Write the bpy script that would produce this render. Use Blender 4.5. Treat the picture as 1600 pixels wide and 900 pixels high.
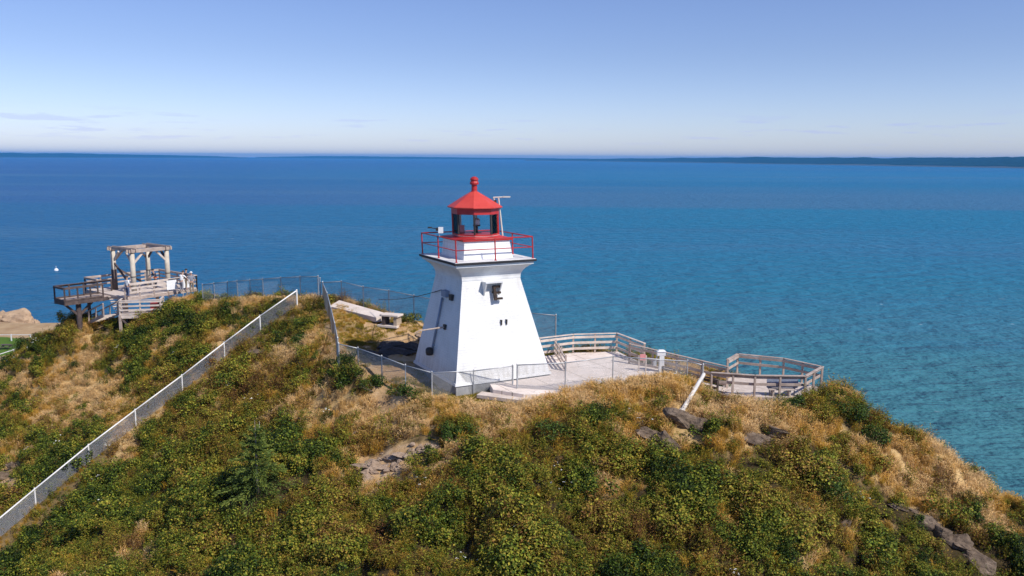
import bpy, bmesh, math, random
import numpy as np
from math import radians, sin, cos, pi, atan2, sqrt
from mathutils import Vector, Matrix, noise as mnoise

for o in list(bpy.data.objects):
    bpy.data.objects.remove(o)
random.seed(7)
rng = np.random.default_rng(7)
scene = bpy.context.scene
COL = scene.collection

# ------------------------------------------------------------------ camera
F_PX, PITCH, ROLL, CAM_H = 1300.0, radians(8.916), radians(0.376), 11.64
SEA_Z = -43.0
_cp, _sp = cos(PITCH), sin(PITCH)
_fw = Vector((0, _cp, -_sp)); _u0 = Vector((0, _sp, _cp)); _r0 = Vector((1, 0, 0))
_r = _r0 * cos(ROLL) + _u0 * sin(ROLL)
_u = _u0 * cos(ROLL) - _r0 * sin(ROLL)
cd = bpy.data.cameras.new('camera')
cam = bpy.data.objects.new('camera', cd)
COL.objects.link(cam)
cd.sensor_width = 36.0
cd.lens = 36.0 * F_PX / 1600.0
cd.clip_start = 0.5
cd.clip_end = 200000.0
cam.matrix_world = Matrix(((_r.x, _u.x, -_fw.x, 0), (_r.y, _u.y, -_fw.y, 0), (_r.z, _u.z, -_fw.z, CAM_H), (0, 0, 0, 1)))
scene.camera = cam

# ------------------------------------------------------------------ light
SUN = Vector((4.95, -3.75, 6.3)).normalized()
SUN_EL = math.asin(SUN.z)
SUN_AZ = atan2(SUN.x, SUN.y)
W = bpy.data.worlds.new('World')
scene.world = W
W.use_nodes = True
wn, wl = W.node_tree.nodes, W.node_tree.links
wn.clear()
w_out = wn.new('ShaderNodeOutputWorld')
w_bg = wn.new('ShaderNodeBackground')
w_sky = wn.new('ShaderNodeTexSky')
w_sky.sky_type = 'NISHITA'
w_sky.sun_disc = False
w_sky.sun_elevation = SUN_EL
w_sky.sun_rotation = SUN_AZ
w_sky.altitude = 50
w_sky.air_density = 1.0
w_sky.dust_density = 0.35
w_sky.ozone_density = 2.2
w_bg.inputs['Strength'].default_value = 0.105
# thin far clouds low over the horizon: noise laid on a flat cloud deck far away
w_tc = wn.new('ShaderNodeTexCoord')
w_sep = wn.new('ShaderNodeSeparateXYZ')
wl.new(w_tc.outputs['Generated'], w_sep.inputs[0])
def wmath(op, a, b=None, c=None, clamp=False):
    m = wn.new('ShaderNodeMath'); m.operation = op; m.use_clamp = clamp
    for i, v in enumerate((a, b, c)):
        if v is None: continue
        if isinstance(v, (int, float)): m.inputs[i].default_value = v
        else: wl.new(v, m.inputs[i])
    return m.outputs[0]
w_z = wmath('MAXIMUM', w_sep.outputs['Z'], 0.004)
w_az = wmath('DIVIDE', w_sep.outputs['X'], wmath('MAXIMUM', w_sep.outputs['Y'], 0.05))
w_cmb = wn.new('ShaderNodeCombineXYZ')
wl.new(wmath('MULTIPLY', w_az, 13.0), w_cmb.inputs[0])
wl.new(wmath('MULTIPLY', w_z, 150.0), w_cmb.inputs[1])
w_cmb.inputs[2].default_value = 3.7
w_n = wn.new('ShaderNodeTexNoise')
w_n.inputs['Scale'].default_value = 1.0
w_n.inputs['Detail'].default_value = 7.0
w_n.inputs['Roughness'].default_value = 0.62
wl.new(w_cmb.outputs[0], w_n.inputs['Vector'])
def wramp(v, a, b, smooth=True):
    m = wn.new('ShaderNodeMapRange')
    m.interpolation_type = 'SMOOTHSTEP' if smooth else 'LINEAR'
    wl.new(v, m.inputs['Value'])
    m.inputs['From Min'].default_value = a; m.inputs['From Max'].default_value = b
    return m.outputs[0]
# a denser bank towards the left, only wisps elsewhere
w_thr = wmath('SUBTRACT', w_n.outputs['Fac'], wmath('MULTIPLY', wramp(w_az, -0.52, -0.40), 0.065))
w_band = wmath('MULTIPLY', wramp(w_z, 0.012, 0.024), wmath('SUBTRACT', 1.0, wramp(w_z, 0.036, 0.056)))
w_cl = wmath('MULTIPLY', wmath('MULTIPLY', wramp(w_thr, 0.475, 0.60), w_band), 0.28)
w_mix = wn.new('ShaderNodeMix'); w_mix.data_type = 'RGBA'
wl.new(w_cl, w_mix.inputs['Factor'])
w_mix.inputs['B'].default_value = (4.0, 4.2, 6.2, 1)
wl.new(w_sky.outputs[0], w_mix.inputs['A'])
# white balance of the sky: a cool, slightly violet blue
w_tint = wn.new('ShaderNodeMix'); w_tint.data_type = 'RGBA'; w_tint.blend_type = 'MULTIPLY'
w_tint.inputs['Factor'].default_value = 1.0
w_tc2 = wn.new('ShaderNodeMix'); w_tc2.data_type = 'RGBA'
wl.new(wramp(w_z, 0.0, 0.13), w_tc2.inputs['Factor'])
w_tc2.inputs['A'].default_value = (1.04, 1.11, 1.56, 1)
w_tc2.inputs['B'].default_value = (0.88, 0.91, 1.23, 1)
wl.new(w_mix.outputs['Result'], w_tint.inputs['A']); wl.new(w_tc2.outputs['Result'], w_tint.inputs['B'])
wl.new(w_tint.outputs['Result'], w_bg.inputs['Color'])
wl.new(w_bg.outputs[0], w_out.inputs['Surface'])

sd = bpy.data.lights.new('sun', 'SUN')
sd.energy = 5.0
sd.angle = radians(0.53)
sd.color = (1.0, 0.95, 0.87)
sun = bpy.data.objects.new('sun', sd)
COL.objects.link(sun)
sun.rotation_euler = SUN.to_track_quat('Z', 'Y').to_euler()
sun.location = (20, -20, 60)

scene.view_settings.view_transform = 'Standard'
scene.view_settings.look = 'None'
scene.view_settings.gamma = 1.0
scene.view_settings.exposure = 0.0
scene.view_settings.use_curve_mapping = False
scene.render.resolution_x = 1024
scene.render.resolution_y = 576
try:
    scene.cycles.max_bounces = 6
    scene.cycles.transparent_max_bounces = 12
    scene.cycles.volume_bounces = 0
except Exception:
    pass

# ------------------------------------------------------------------ helpers
def ray(px, py):
    return _fw + _r * ((px - 800) / F_PX) - _u * ((py - 450) / F_PX)
def atY(px, py, Y):
    d = ray(px, py); t = Y / d.y
    return Vector((0, 0, CAM_H)) + d * t
def atz(px, py, z):
    d = ray(px, py); t = (z - CAM_H) / d.z
    return Vector((0, 0, CAM_H)) + d * t
def proj_np(P):
    d = P - np.array([0, 0, CAM_H])
    r = np.array(_r); u = np.array(_u); f = np.array(_fw)
    dep = d @ f
    return 800 + F_PX * (d @ r) / dep, 450 - F_PX * (d @ u) / dep, dep

def tag(o, label=None, cat=None, group=None, kind=None):
    if label: o['label'] = label
    if cat: o['category'] = cat
    if group: o['group'] = group
    if kind: o['kind'] = kind
    return o
def empty(name, loc, label=None, cat=None, group=None):
    o = bpy.data.objects.new(name, None)
    o.empty_display_size = 0.3
    COL.objects.link(o)
    o.location = loc
    return tag(o, label, cat, group)

def world_loc(o):
    v = Vector((0, 0, 0))
    while o is not None:
        v = v + Vector(o.location); o = o.parent
    return v

class MB:
    """collects shapes in world coordinates, then links them as ONE mesh object"""
    def __init__(s):
        s.v = []; s.f = []
    def add(s, vs, fs):
        n = len(s.v)
        s.v += [tuple(v) for v in vs]
        s.f += [tuple(i + n for i in f) for f in fs]
    def box(s, c, size, ax=None):
        c = Vector(c)
        X, Y, Z = ax if ax else (Vector((1, 0, 0)), Vector((0, 1, 0)), Vector((0, 0, 1)))
        hx, hy, hz = size[0] / 2, size[1] / 2, size[2] / 2
        vs = [c + X * (sx * hx) + Y * (sy * hy) + Z * (sz * hz) for sz in (-1, 1) for sy in (-1, 1) for sx in (-1, 1)]
        s.add(vs, [(0, 2, 3, 1), (4, 5, 7, 6), (0, 1, 5, 4), (2, 6, 7, 3), (0, 4, 6, 2), (1, 3, 7, 5)])
        return s
    def bar(s, p, q, w, h, up=Vector((0, 0, 1))):
        """square bar from p to q, w wide across, h along 'up'"""
        p = Vector(p); q = Vector(q)
        d = q - p; L = d.length
        if L < 1e-6: return s
        d = d / L
        side = d.cross(up)
        if side.length < 1e-3: side = d.cross(Vector((1, 0, 0)))
        side.normalize()
        u2 = side.cross(d).normalized()
        s.box((p + q) / 2, (L, w, h), (d, side, u2))
        return s
    def tube(s, p, q, r0, r1=None, n=8, cap=True):
        p = Vector(p); q = Vector(q); r1 = r0 if r1 is None else r1
        d = (q - p)
        if d.length < 1e-6: return s
        d.normalize()
        a = d.cross(Vector((0, 0, 1)))
        if a.length < 1e-3: a = Vector((1, 0, 0))
        a.normalize(); b = d.cross(a).normalized()
        vs = []
        for c, r in ((p, r0), (q, r1)):
            for i in range(n):
                t = 2 * pi * i / n
                vs.append(c + a * (cos(t) * r) + b * (sin(t) * r))
        fs = [(i, (i + 1) % n, n + (i + 1) % n, n + i) for i in range(n)]
        if cap: fs += [tuple(range(n))[::-1], tuple(range(n, 2 * n))]
        s.add(vs, fs)
        return s
    def path(s, pts, r, n=6):
        for a, b in zip(pts[:-1], pts[1:]): s.tube(a, b, r, None, n)
        return s
    def lathe(s, c, prof, n=24, shear=None):
        c = Vector(c); vs = []; fs = []
        for r, z in prof:
            for i in range(n):
                t = 2 * pi * i / n
                vs.append(c + Vector((r * cos(t), r * sin(t), z)))
        for k in range(len(prof) - 1):
            for i in range(n):
                j = (i + 1) % n
                fs.append((k * n + i, k * n + j, (k + 1) * n + j, (k + 1) * n + i))
        fs.append(tuple(range(n))[::-1]); m = (len(prof) - 1) * n
        fs.append(tuple(range(m, m + n)))
        s.add(vs, fs); return s
    def rings(s, rings, close=True, bottom=True, top=True):
        n = len(rings[0]); vs = [p for r in rings for p in r]; fs = []
        for k in range(len(rings) - 1):
            for i in range(n if close else n - 1):
                j = (i + 1) % n
                fs.append((k * n + i, k * n + j, (k + 1) * n + j, (k + 1) * n + i))
        if bottom: fs.append(tuple(range(n))[::-1])
        if top:
            m = (len(rings) - 1) * n
            fs.append(tuple(range(m, m + n)))
        s.add(vs, fs); return s
    def slab(s, poly, z0, z1):
        """prism over a counter-clockwise polygon; z may be a number or per-corner list"""
        n = len(poly)
        za = [z0] * n if isinstance(z0, (int, float)) else z0
        zb = [z1] * n if isinstance(z1, (int, float)) else z1
        vs = [(p[0], p[1], a) for p, a in zip(poly, za)] + [(p[0], p[1], b) for p, b in zip(poly, zb)]
        fs = [tuple(range(n))[::-1], tuple(range(n, 2 * n))] + [(i, (i + 1) % n, n + (i + 1) % n, n + i) for i in range(n)]
        s.add(vs, fs); return s
    def build(s, name, mat, parent=None, smooth=False, bevel=0.0, label=None):
        me = bpy.data.meshes.new(name)
        off = world_loc(parent) if parent is not None else Vector((0, 0, 0))
        base = off
        if parent is None:
            a = np.array(s.v); base = Vector((float(a[:, 0].mean()), float(a[:, 1].mean()), float(a[:, 2].min())))
        me.from_pydata([(v[0] - base[0], v[1] - base[1], v[2] - base[2]) for v in s.v], [], s.f)
        me.validate()
        bm = bmesh.new(); bm.from_mesh(me)
        bmesh.ops.recalc_face_normals(bm, faces=bm.faces)
        bm.to_mesh(me); bm.free()
        if mat: me.materials.append(mat)
        o = bpy.data.objects.new(name, me)
        COL.objects.link(o)
        if parent is not None: o.parent = parent
        else: o.location = base
        if smooth:
            me.polygons.foreach_set('use_smooth', [True] * len(me.polygons))
        if bevel > 0:
            m = o.modifiers.new('bevel', 'BEVEL'); m.width = bevel; m.segments = 2; m.limit_method = 'ANGLE'
        if label: o['label'] = label
        return o

# ------------------------------------------------------------------ materials
def new_mat(name):
    m = bpy.data.materials.new(name); m.use_nodes = True
    nt = m.node_tree
    return m, nt.nodes, nt.links, nt.nodes['Principled BSDF'], nt.nodes['Material Output']
def ntex(n, l, scale, detail=5, rough=0.6, coord='Object', vec=None, stretch=None):
    tc = n.new('ShaderNodeTexCoord')
    src = tc.outputs[coord] if vec is None else vec
    if stretch:
        mp = n.new('ShaderNodeMapping'); mp.inputs['Scale'].default_value = stretch
        l.new(src, mp.inputs['Vector']); src = mp.outputs[0]
    t = n.new('ShaderNodeTexNoise')
    t.inputs['Scale'].default_value = scale; t.inputs['Detail'].default_value = detail
    t.inputs['Roughness'].default_value = rough
    l.new(src, t.inputs['Vector'])
    return t.outputs['Fac']
def ramp(n, l, fac, stops, interp='LINEAR'):
    r = n.new('ShaderNodeValToRGB'); r.color_ramp.interpolation = interp
    e = r.color_ramp.elements
    while len(e) < len(stops): e.new(0.5)
    for el, (p, c) in zip(e, stops):
        el.position = p; el.color = (c[0], c[1], c[2], 1)
    l.new(fac, r.inputs['Fac'])
    return r.outputs['Color']
def mixc(n, l, fac, a, b):
    m = n.new('ShaderNodeMix'); m.data_type = 'RGBA'
    for k, v in (('Factor', fac), ('A', a), ('B', b)):
        if isinstance(v, (int, float)): m.inputs[k].default_value = v
        elif isinstance(v, tuple): m.inputs[k].default_value = (*v, 1)
        else: l.new(v, m.inputs[k])
    return m.outputs['Result']
def mmath(n, l, op, a, b=None, clamp=False):
    m = n.new('ShaderNodeMath'); m.operation = op; m.use_clamp = clamp
    for i, v in enumerate((a, b)):
        if v is None: continue
        if isinstance(v, (int, float)): m.inputs[i].default_value = v
        else: l.new(v, m.inputs[i])
    return m.outputs[0]
def maprange(n, l, v, a, b, c=0.0, d=1.0, smooth=True):
    m = n.new('ShaderNodeMapRange')
    if smooth: m.interpolation_type = 'SMOOTHSTEP'
    l.new(v, m.inputs['Value'])
    for k, x in (('From Min', a), ('From Max', b), ('To Min', c), ('To Max', d)): m.inputs[k].default_value = x
    return m.outputs[0]
def bump(n, l, b, h, strength=0.4, dist=0.02):
    bp = n.new('ShaderNodeBump'); bp.inputs['Strength'].default_value = strength; bp.inputs['Distance'].default_value = dist
    l.new(h, bp.inputs['Height']); l.new(bp.outputs[0], b.inputs['Normal'])
    return bp

def mat_weathered(name, c0, c1, scale=3.0, rough=0.7, bstr=0.25, stretch=None, metal=0.0):
    m, n, l, b, o = new_mat(name)
    f = ntex(n, l, scale, 6, 0.65, stretch=stretch)
    l.new(ramp(n, l, f, [(0.3, c0), (0.7, c1)]), b.inputs['Base Color'])
    b.inputs['Roughness'].default_value = rough
    b.inputs['Metallic'].default_value = metal
    f2 = ntex(n, l, scale * 6, 4, 0.6, stretch=stretch)
    bump(n, l, b, f2, bstr, 0.01)
    return m

def mat_boards(name, c0, c1, pitch, rough=0.55, depth=0.008, vertical=False):
    """painted boards / shingles: courses every `pitch` metres, slightly uneven paint"""
    m, n, l, b, o = new_mat(name)
    tc = n.new('ShaderNodeTexCoord'); sp = n.new('ShaderNodeSeparateXYZ')
    l.new(tc.outputs['Object'], sp.inputs[0])
    fr = mmath(n, l, 'FRACT', mmath(n, l, 'DIVIDE', sp.outputs['Z'], pitch))
    big = ntex(n, l, 1.1, 6, 0.65)
    fine = ntex(n, l, 9.0, 4, 0.6, stretch=(1, 1, 2.5))
    f = mmath(n, l, 'ADD', mmath(n, l, 'MULTIPLY', big, 0.6), mmath(n, l, 'MULTIPLY', fine, 0.4))
    col = ramp(n, l, f, [(0.30, c0), (0.55, c1)])
    gap_shade = maprange(n, l, fr, 0.0, 0.10, 0.80, 1.0)  # shadow in the gap between courses, painted as darker colour
    run = ntex(n, l, 2.2, 5, 0.65, stretch=(2.2, 2.2, 0.16))
    low = mmath(n, l, 'MULTIPLY', maprange(n, l, sp.outputs['Z'], 1.9, 0.4), maprange(n, l, run, 0.40, 0.62))
    drip = mmath(n, l, 'MULTIPLY', maprange(n, l, sp.outputs['Z'], 3.2, 5.6), maprange(n, l, run, 0.52, 0.70))
    col = mixc(n, l, mmath(n, l, 'MULTIPLY', low, 0.38), col, (0.36, 0.33, 0.27))
    col = mixc(n, l, mmath(n, l, 'MULTIPLY', drip, 0.35), col, (0.42, 0.37, 0.31))
    hv = n.new('ShaderNodeHueSaturation'); l.new(gap_shade, hv.inputs['Value']); l.new(col, hv.inputs['Color'])
    l.new(hv.outputs['Color'], b.inputs['Base Color'])
    b.inputs['Roughness'].default_value = rough
    h = mmath(n, l, 'ADD', mmath(n, l, 'SUBTRACT', 1.0, fr), mmath(n, l, 'MULTIPLY', fine, 0.35))
    bump(n, l, b, h, 0.35, depth)
    return m

M = {}
M['white_siding'] = mat_boards('white_siding', (0.56, 0.555, 0.54), (0.715, 0.71, 0.70), 0.13, 0.55, 0.012)
M['white_paint'] = mat_weathered('white_paint', (0.62, 0.62, 0.615), (0.76, 0.76, 0.755), 2.0, 0.5, 0.15)
M['deck_paint'] = mat_weathered('deck_paint', (0.55, 0.54, 0.53), (0.74, 0.73, 0.72), 2.2, 0.7, 0.25)
M['lantern_boards'] = mat_boards('lantern_boards', (0.62, 0.62, 0.62), (0.80, 0.80, 0.80), 0.48, 0.6, 0.02)
M['tar_edge'] = mat_weathered('tar_edge', (0.015, 0.015, 0.02), (0.035, 0.033, 0.035), 4, 0.7)
M['foundation'] = mat_weathered('foundation', (0.20, 0.20, 0.20), (0.34, 0.335, 0.33), 1.6, 0.85, 0.5)
M['red_paint'] = mat_weathered('red_paint', (0.36, 0.016, 0.016), (0.50, 0.032, 0.030), 2.5, 0.42, 0.12)
M['red_roof'] = mat_weathered('red_roof', (0.50, 0.040, 0.030), (0.60, 0.070, 0.050), 1.5, 0.5, 0.15)
M['dark_metal'] = mat_weathered('dark_metal', (0.018, 0.016, 0.016), (0.05, 0.04, 0.036), 6, 0.6)
M['rust_brown'] = mat_weathered('rust_brown', (0.018, 0.011, 0.008), (0.05, 0.028, 0.018), 8, 0.8)
M['galv'] = mat_weathered('galv', (0.36, 0.37, 0.38), (0.52, 0.53, 0.54), 5, 0.45, 0.1, None, 0.35)
M['galv_dull'] = mat_weathered('galv_dull', (0.22, 0.23, 0.25), (0.34, 0.35, 0.37), 5, 0.5, 0.1, None, 0.3)
M['white_rail'] = mat_weathered('white_rail', (0.66, 0.64, 0.62), (0.82, 0.81, 0.79), 5, 0.5, 0.1)
M['blue_grey'] = mat_weathered('blue_grey', (0.20, 0.24, 0.32), (0.28, 0.33, 0.42), 2, 0.6)
M['concrete'] = mat_weathered('concrete', (0.54, 0.455, 0.39), (0.74, 0.645, 0.57), 0.9, 0.9, 0.35)
M['concrete_edge'] = mat_weathered('concrete_edge', (0.33, 0.25, 0.18), (0.50, 0.40, 0.30), 2.5, 0.9, 0.4)
M['timber'] = mat_weathered('timber', (0.27, 0.205, 0.17), (0.50, 0.405, 0.345), 2.2, 0.85, 0.45, (1, 1, 1))
M['timber_pale'] = mat_weathered('timber_pale', (0.42, 0.345, 0.295), (0.66, 0.565, 0.49), 2.4, 0.85, 0.45)
M['timber_dark'] = mat_weathered('timber_dark', (0.045, 0.032, 0.030), (0.13, 0.092, 0.08), 2.2, 0.85, 0.4)  # dark wood; also carries the shade of the backlit deck arm
M['log'] = mat_weathered('log', (0.38, 0.33, 0.26), (0.60, 0.53, 0.43), 1.6, 0.8, 0.5)
M['driftwood'] = mat_weathered('driftwood', (0.46, 0.43, 0.40), (0.72, 0.69, 0.65), 3.5, 0.85, 0.6)
M['pink'] = mat_weathered('pink', (0.55, 0.20, 0.20), (0.70, 0.30, 0.29), 5, 0.6)
M['red_plastic'] = mat_weathered('red_plastic', (0.42, 0.04, 0.04), (0.55, 0.07, 0.06), 5, 0.5)
M['white_plastic'] = mat_weathered('white_plastic', (0.70, 0.70, 0.70), (0.82, 0.82, 0.82), 5, 0.4, 0.05)
M['panel_blue'] = mat_weathered('panel_blue', (0.20, 0.23, 0.32), (0.32, 0.36, 0.46), 3, 0.35)
M['bone'] = mat_weathered('bone', (0.55, 0.50, 0.42), (0.7, 0.66, 0.58), 3, 0.6)

def mat_rock(name, c0, c1, c2, scale=1.6):
    m, n, l, b, o = new_mat(name)
    f = ntex(n, l, scale, 8, 0.68, stretch=(1, 1, 2.2))
    g = ntex(n, l, scale * 5, 6, 0.7)
    col = ramp(n, l, f, [(0.28, c0), (0.5, c1), (0.72, c2)])
    col = mixc(n, l, mmath(n, l, 'MULTIPLY', maprange(n, l, g, 0.5, 0.7), 0.5), col, (c0[0] * .55, c0[1] * .55, c0[2] * .55))
    l.new(col, b.inputs['Base Color'])
    b.inputs['Roughness'].default_value = 0.9
    h = mmath(n, l, 'ADD', f, mmath(n, l, 'MULTIPLY', g, 0.5))
    bump(n, l, b, h, 0.9, 0.12)
    return m
M['rock'] = mat_rock('rock', (0.055, 0.036, 0.024), (0.15, 0.105, 0.07), (0.29, 0.215, 0.155))
M['shadow_rock'] = mat_rock('shadow_rock', (0.03, 0.026, 0.024), (0.065, 0.055, 0.05), (0.12, 0.10, 0.09))  # near black, holds the tower shadow in its colour
M['rock_pale'] = mat_rock('rock_pale', (0.15, 0.095, 0.06), (0.33, 0.235, 0.165), (0.46, 0.35, 0.265), 2.4)
M['rock_tan'] = mat_rock('rock_tan', (0.20, 0.13, 0.08), (0.38, 0.26, 0.16), (0.46, 0.33, 0.21), 0.25)

def mat_glass():
    m, n, l, b, o = new_mat('lantern_glass')
    n.remove(b)
    tr = n.new('ShaderNodeBsdfTransparent'); tr.inputs[0].default_value = (0.97, 0.98, 0.985, 1)
    gl = n.new('ShaderNodeBsdfGlossy'); gl.inputs['Roughness'].default_value = 0.03
    lw = n.new('ShaderNodeFresnel'); lw.inputs['IOR'].default_value = 1.22
    mx = n.new('ShaderNodeMixShader')
    l.new(lw.outputs[0], mx.inputs[0]); l.new(tr.outputs[0], mx.inputs[1]); l.new(gl.outputs[0], mx.inputs[2])
    l.new(mx.outputs[0], o.inputs['Surface'])
    return m
M['glass'] = mat_glass()

# ------------------------------------------------------------------ sea
def make_sea():
    m, n, l, b, o = new_mat('sea_water')
    tc = n.new('ShaderNodeTexCoord'); sp = n.new('ShaderNodeSeparateXYZ')
    l.new(tc.outputs['Object'], sp.inputs[0])
    X, Y = sp.outputs['X'], sp.outputs['Y']
    # water colour: silty teal close to the cape, bluer offshore and west, sky reflection painted in
    drift = ntex(n, l, 0.0011, 5, 0.55, stretch=(0.35, 1, 1))
    off = mmath(n, l, 'ADD', mmath(n, l, 'LOGARITHM', mmath(n, l, 'MAXIMUM', Y, 60.0), 10.0), mmath(n, l, 'MULTIPLY', mmath(n, l, 'SUBTRACT', drift, 0.5), 0.9))
    west = mmath(n, l, 'DIVIDE', X, mmath(n, l, 'MAXIMUM', mmath(n, l, 'ABSOLUTE', Y), 80.0))
    wf = maprange(n, l, west, -0.62, 0.35)
    near = mixc(n, l, wf, (0.012, 0.120, 0.235), (0.050, 0.172, 0.205))
    mid = mixc(n, l, wf, (0.003, 0.098, 0.235), (0.003, 0.145, 0.265))
    far = mixc(n, l, wf, (0.009, 0.078, 0.245), (0.002, 0.118, 0.270))
    c = mixc(n, l, maprange(n, l, off, 2.1, 2.75), near, mid)
    c = mixc(n, l, maprange(n, l, off, 2.9, 3.55), c, far)
    # a broad smoother belt of paler, greyer water with a ragged near edge, and a bright silty belt beyond it
    edge = mmath(n, l, 'ADD', mmath(n, l, 'LOGARITHM', mmath(n, l, 'MAXIMUM', Y, 60.0), 10.0), mmath(n, l, 'MULTIPLY', mmath(n, l, 'SUBTRACT', drift, 0.5), 0.16))
    belt = mmath(n, l, 'MULTIPLY', maprange(n, l, edge, 2.955, 2.985), mmath(n, l, 'SUBTRACT', 1.0, maprange(n, l, edge, 3.10, 3.26)))
    c = mixc(n, l, mmath(n, l, 'MULTIPLY', belt, 0.75), c, mixc(n, l, wf, (0.014, 0.084, 0.245), (0.040, 0.132, 0.245)))
    silt = mmath(n, l, 'MULTIPLY', maprange(n, l, edge, 3.28, 3.36), mmath(n, l, 'SUBTRACT', 1.0, maprange(n, l, edge, 3.5, 3.7)))
    c = mixc(n, l, mmath(n, l, 'MULTIPLY', mmath(n, l, 'MULTIPLY', silt, wf), 0.7), c, (0.003, 0.150, 0.300))
    # long current streaks and slicks lying across the bay
    st = ntex(n, l, 0.0030, 6, 0.6, stretch=(0.10, 1, 1))
    c = mixc(n, l, mmath(n, l, 'MULTIPLY', maprange(n, l, st, 0.50, 0.62), 0.55), c, (0.045, 0.145, 0.265))
    st2 = ntex(n, l, 0.012, 5, 0.6, stretch=(0.16, 1, 1))
    c = mixc(n, l, mmath(n, l, 'MULTIPLY', maprange(n, l, st2, 0.50, 0.70), 0.22), c, (0.003, 0.085, 0.180))
    # scattered whitecaps
    wc = ntex(n, l, 0.10, 3, 0.5, stretch=(0.45, 1, 1))
    wc2 = ntex(n, l, 0.24, 3, 0.6, stretch=(0.9, 0.6, 1))
    cap = mmath(n, l, 'MULTIPLY', maprange(n, l, wc, 0.60, 0.70), maprange(n, l, wc2, 0.64, 0.69))
    c = mixc(n, l, mmath(n, l, 'MULTIPLY', cap, 0.5), c, (0.55, 0.58, 0.60))
    l.new(c, b.inputs['Base Color'])
    b.inputs['Roughness'].default_value = 0.32
    b.inputs['Specular IOR Level'].default_value = 0.045
    b.inputs['IOR'].default_value = 1.33
    w1 = ntex(n, l, 0.40, 5, 0.62, stretch=(0.42, 1.0, 1))
    w2 = ntex(n, l, 0.11, 4, 0.6, stretch=(0.45, 1, 1))
    w3 = ntex(n, l, 0.22, 3, 0.6, stretch=(0.6, 0.55, 1))
    h = mmath(n, l, 'ADD', mmath(n, l, 'MULTIPLY', w1, 1.1), mmath(n, l, 'MULTIPLY', w2, 2.8))
    h = mmath(n, l, 'ADD', h, mmath(n, l, 'MULTIPLY', w3, 1.5))
    # chop too fine for the bump: wave shading painted as lighter and darker patches
    chop_shade = ntex(n, l, 0.16, 4, 0.65, stretch=(0.6, 0.45, 1))
    hv = n.new('ShaderNodeHueSaturation'); l.new(maprange(n, l, chop_shade, 0.3, 0.7, 0.93, 1.10), hv.inputs['Value']); l.new(c, hv.inputs['Color'])
    l.new(hv.outputs['Color'], b.inputs['Base Color'])
    bump(n, l, b, h, 1.0, 1.9)
    me = bpy.data.meshes.new('sea')
    S = 30000.0
    me.from_pydata([(-S, -2000, 0), (S, -2000, 0), (S, S, 0), (-S, S, 0)], [], [(0, 1, 2, 3)])
    me.materials.append(m)
    ob = bpy.data.objects.new('sea', me); COL.objects.link(ob); ob.location = (0, 0, SEA_Z)
    tag(ob, 'blue green sea filling the bay to the horizon', 'sea', kind='structure')
make_sea()

# ------------------------------------------------------------------ far coast
def far_coast(name, pts, mat, label, depth=1500.0, seed=1):
    """pts: (px, waterline distance, height). A wooded rise with a real depth behind the shore."""
    vs = []; fs = []
    N = 160
    pxs = np.linspace(pts[0][0], pts[-1][0], N)
    D = np.interp(pxs, [p[0] for p in pts], [p[1] for p in pts])
    Hh = np.interp(pxs, [p[0] for p in pts], [p[2] for p in pts])
    K = 7
    for i in range(N):
        d = ray(pxs[i], 250); a = Vector((d.x, d.y, 0)).normalized()
        for k in range(K):
            t = k / (K - 1)
            rr = D[i] + depth * t
            prof = [0.0, 0.16, 0.42, 0.70, 0.92, 1.0, 0.9][k]
            nz = mnoise.noise(Vector((pxs[i] * 0.03, k * 0.9, seed))) * 0.16 + mnoise.noise(Vector((pxs[i] * 0.17, k, seed + 5))) * 0.07
            z = SEA_Z - 2 + (Hh[i] + 2) * max(0, prof * (1 + nz)) + (2.5 if 0 < k else 0)
            vs.append((a.x * rr, a.y * rr, z))
    for i in range(N - 1):
        for k in range(K - 1):
            q = i * K + k
            fs.append((q, q + K, q + K + 1, q + 1))
    mb = MB(); mb.add(vs, fs)
    o = mb.build(name, mat, smooth=True)
    tag(o, label, 'coast', kind='structure')
    return o
def mat_coast(name, c0, c1, shore):
    m, n, l, b, o = new_mat(name)
    f = ntex(n, l, 0.004, 6, 0.6)
    c = ramp(n, l, f, [(0.35, c0), (0.65, c1)])
    tc = n.new('ShaderNodeTexCoord'); sp = n.new('ShaderNodeSeparateXYZ')
    l.new(tc.outputs['Object'], sp.inputs[0])
    f2 = ntex(n, l, 0.002, 4, 0.6)
    lim = mmath(n, l, 'MULTIPLY', f2, 22.0)
    low = mmath(n, l, 'LESS_THAN', sp.outputs['Z'], lim)
    c = mixc(n, l, mmath(n, l, 'MULTIPLY', low, 0.6), c, shore)
    l.new(c, b.inputs['Base Color'])
    b.inputs['Roughness'].default_value = 1.0
    b.inputs['Specular IOR Level'].default_value = 0.0
    return m
M['coast_wood'] = mat_coast('coast_wood', (0.007, 0.022, 0.016), (0.014, 0.036, 0.022), (0.13, 0.11, 0.09))
far_coast('far_coast', [(820, 15500, 8), (880, 14500, 26), (1000, 12500, 52), (1180, 10000, 78), (1300, 9000, 76), (1450, 8000, 74), (1500, 7700, 80), (1600, 7100, 92), (1750, 6800, 100)],
          M['coast_wood'], 'low wooded coast across the bay', 2200, 3)
far_coast('far_coast', [(400, 22000, 20), (500, 21000, 58), (640, 20500, 56), (760, 20000, 42), (850, 19500, 40), (920, 19000, 36)], M['coast_wood'], 'thin distant shore on the horizon', 2500, 11)
far_coast('far_coast', [(-120, 15500, 82), (0, 16000, 78), (110, 16500, 76), (160, 17000, 66), (250, 18000, 60), (340, 19500, 40), (388, 20500, 6)],
          M['coast_wood'], 'long low headland at the far left horizon', 2500, 19)

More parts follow.
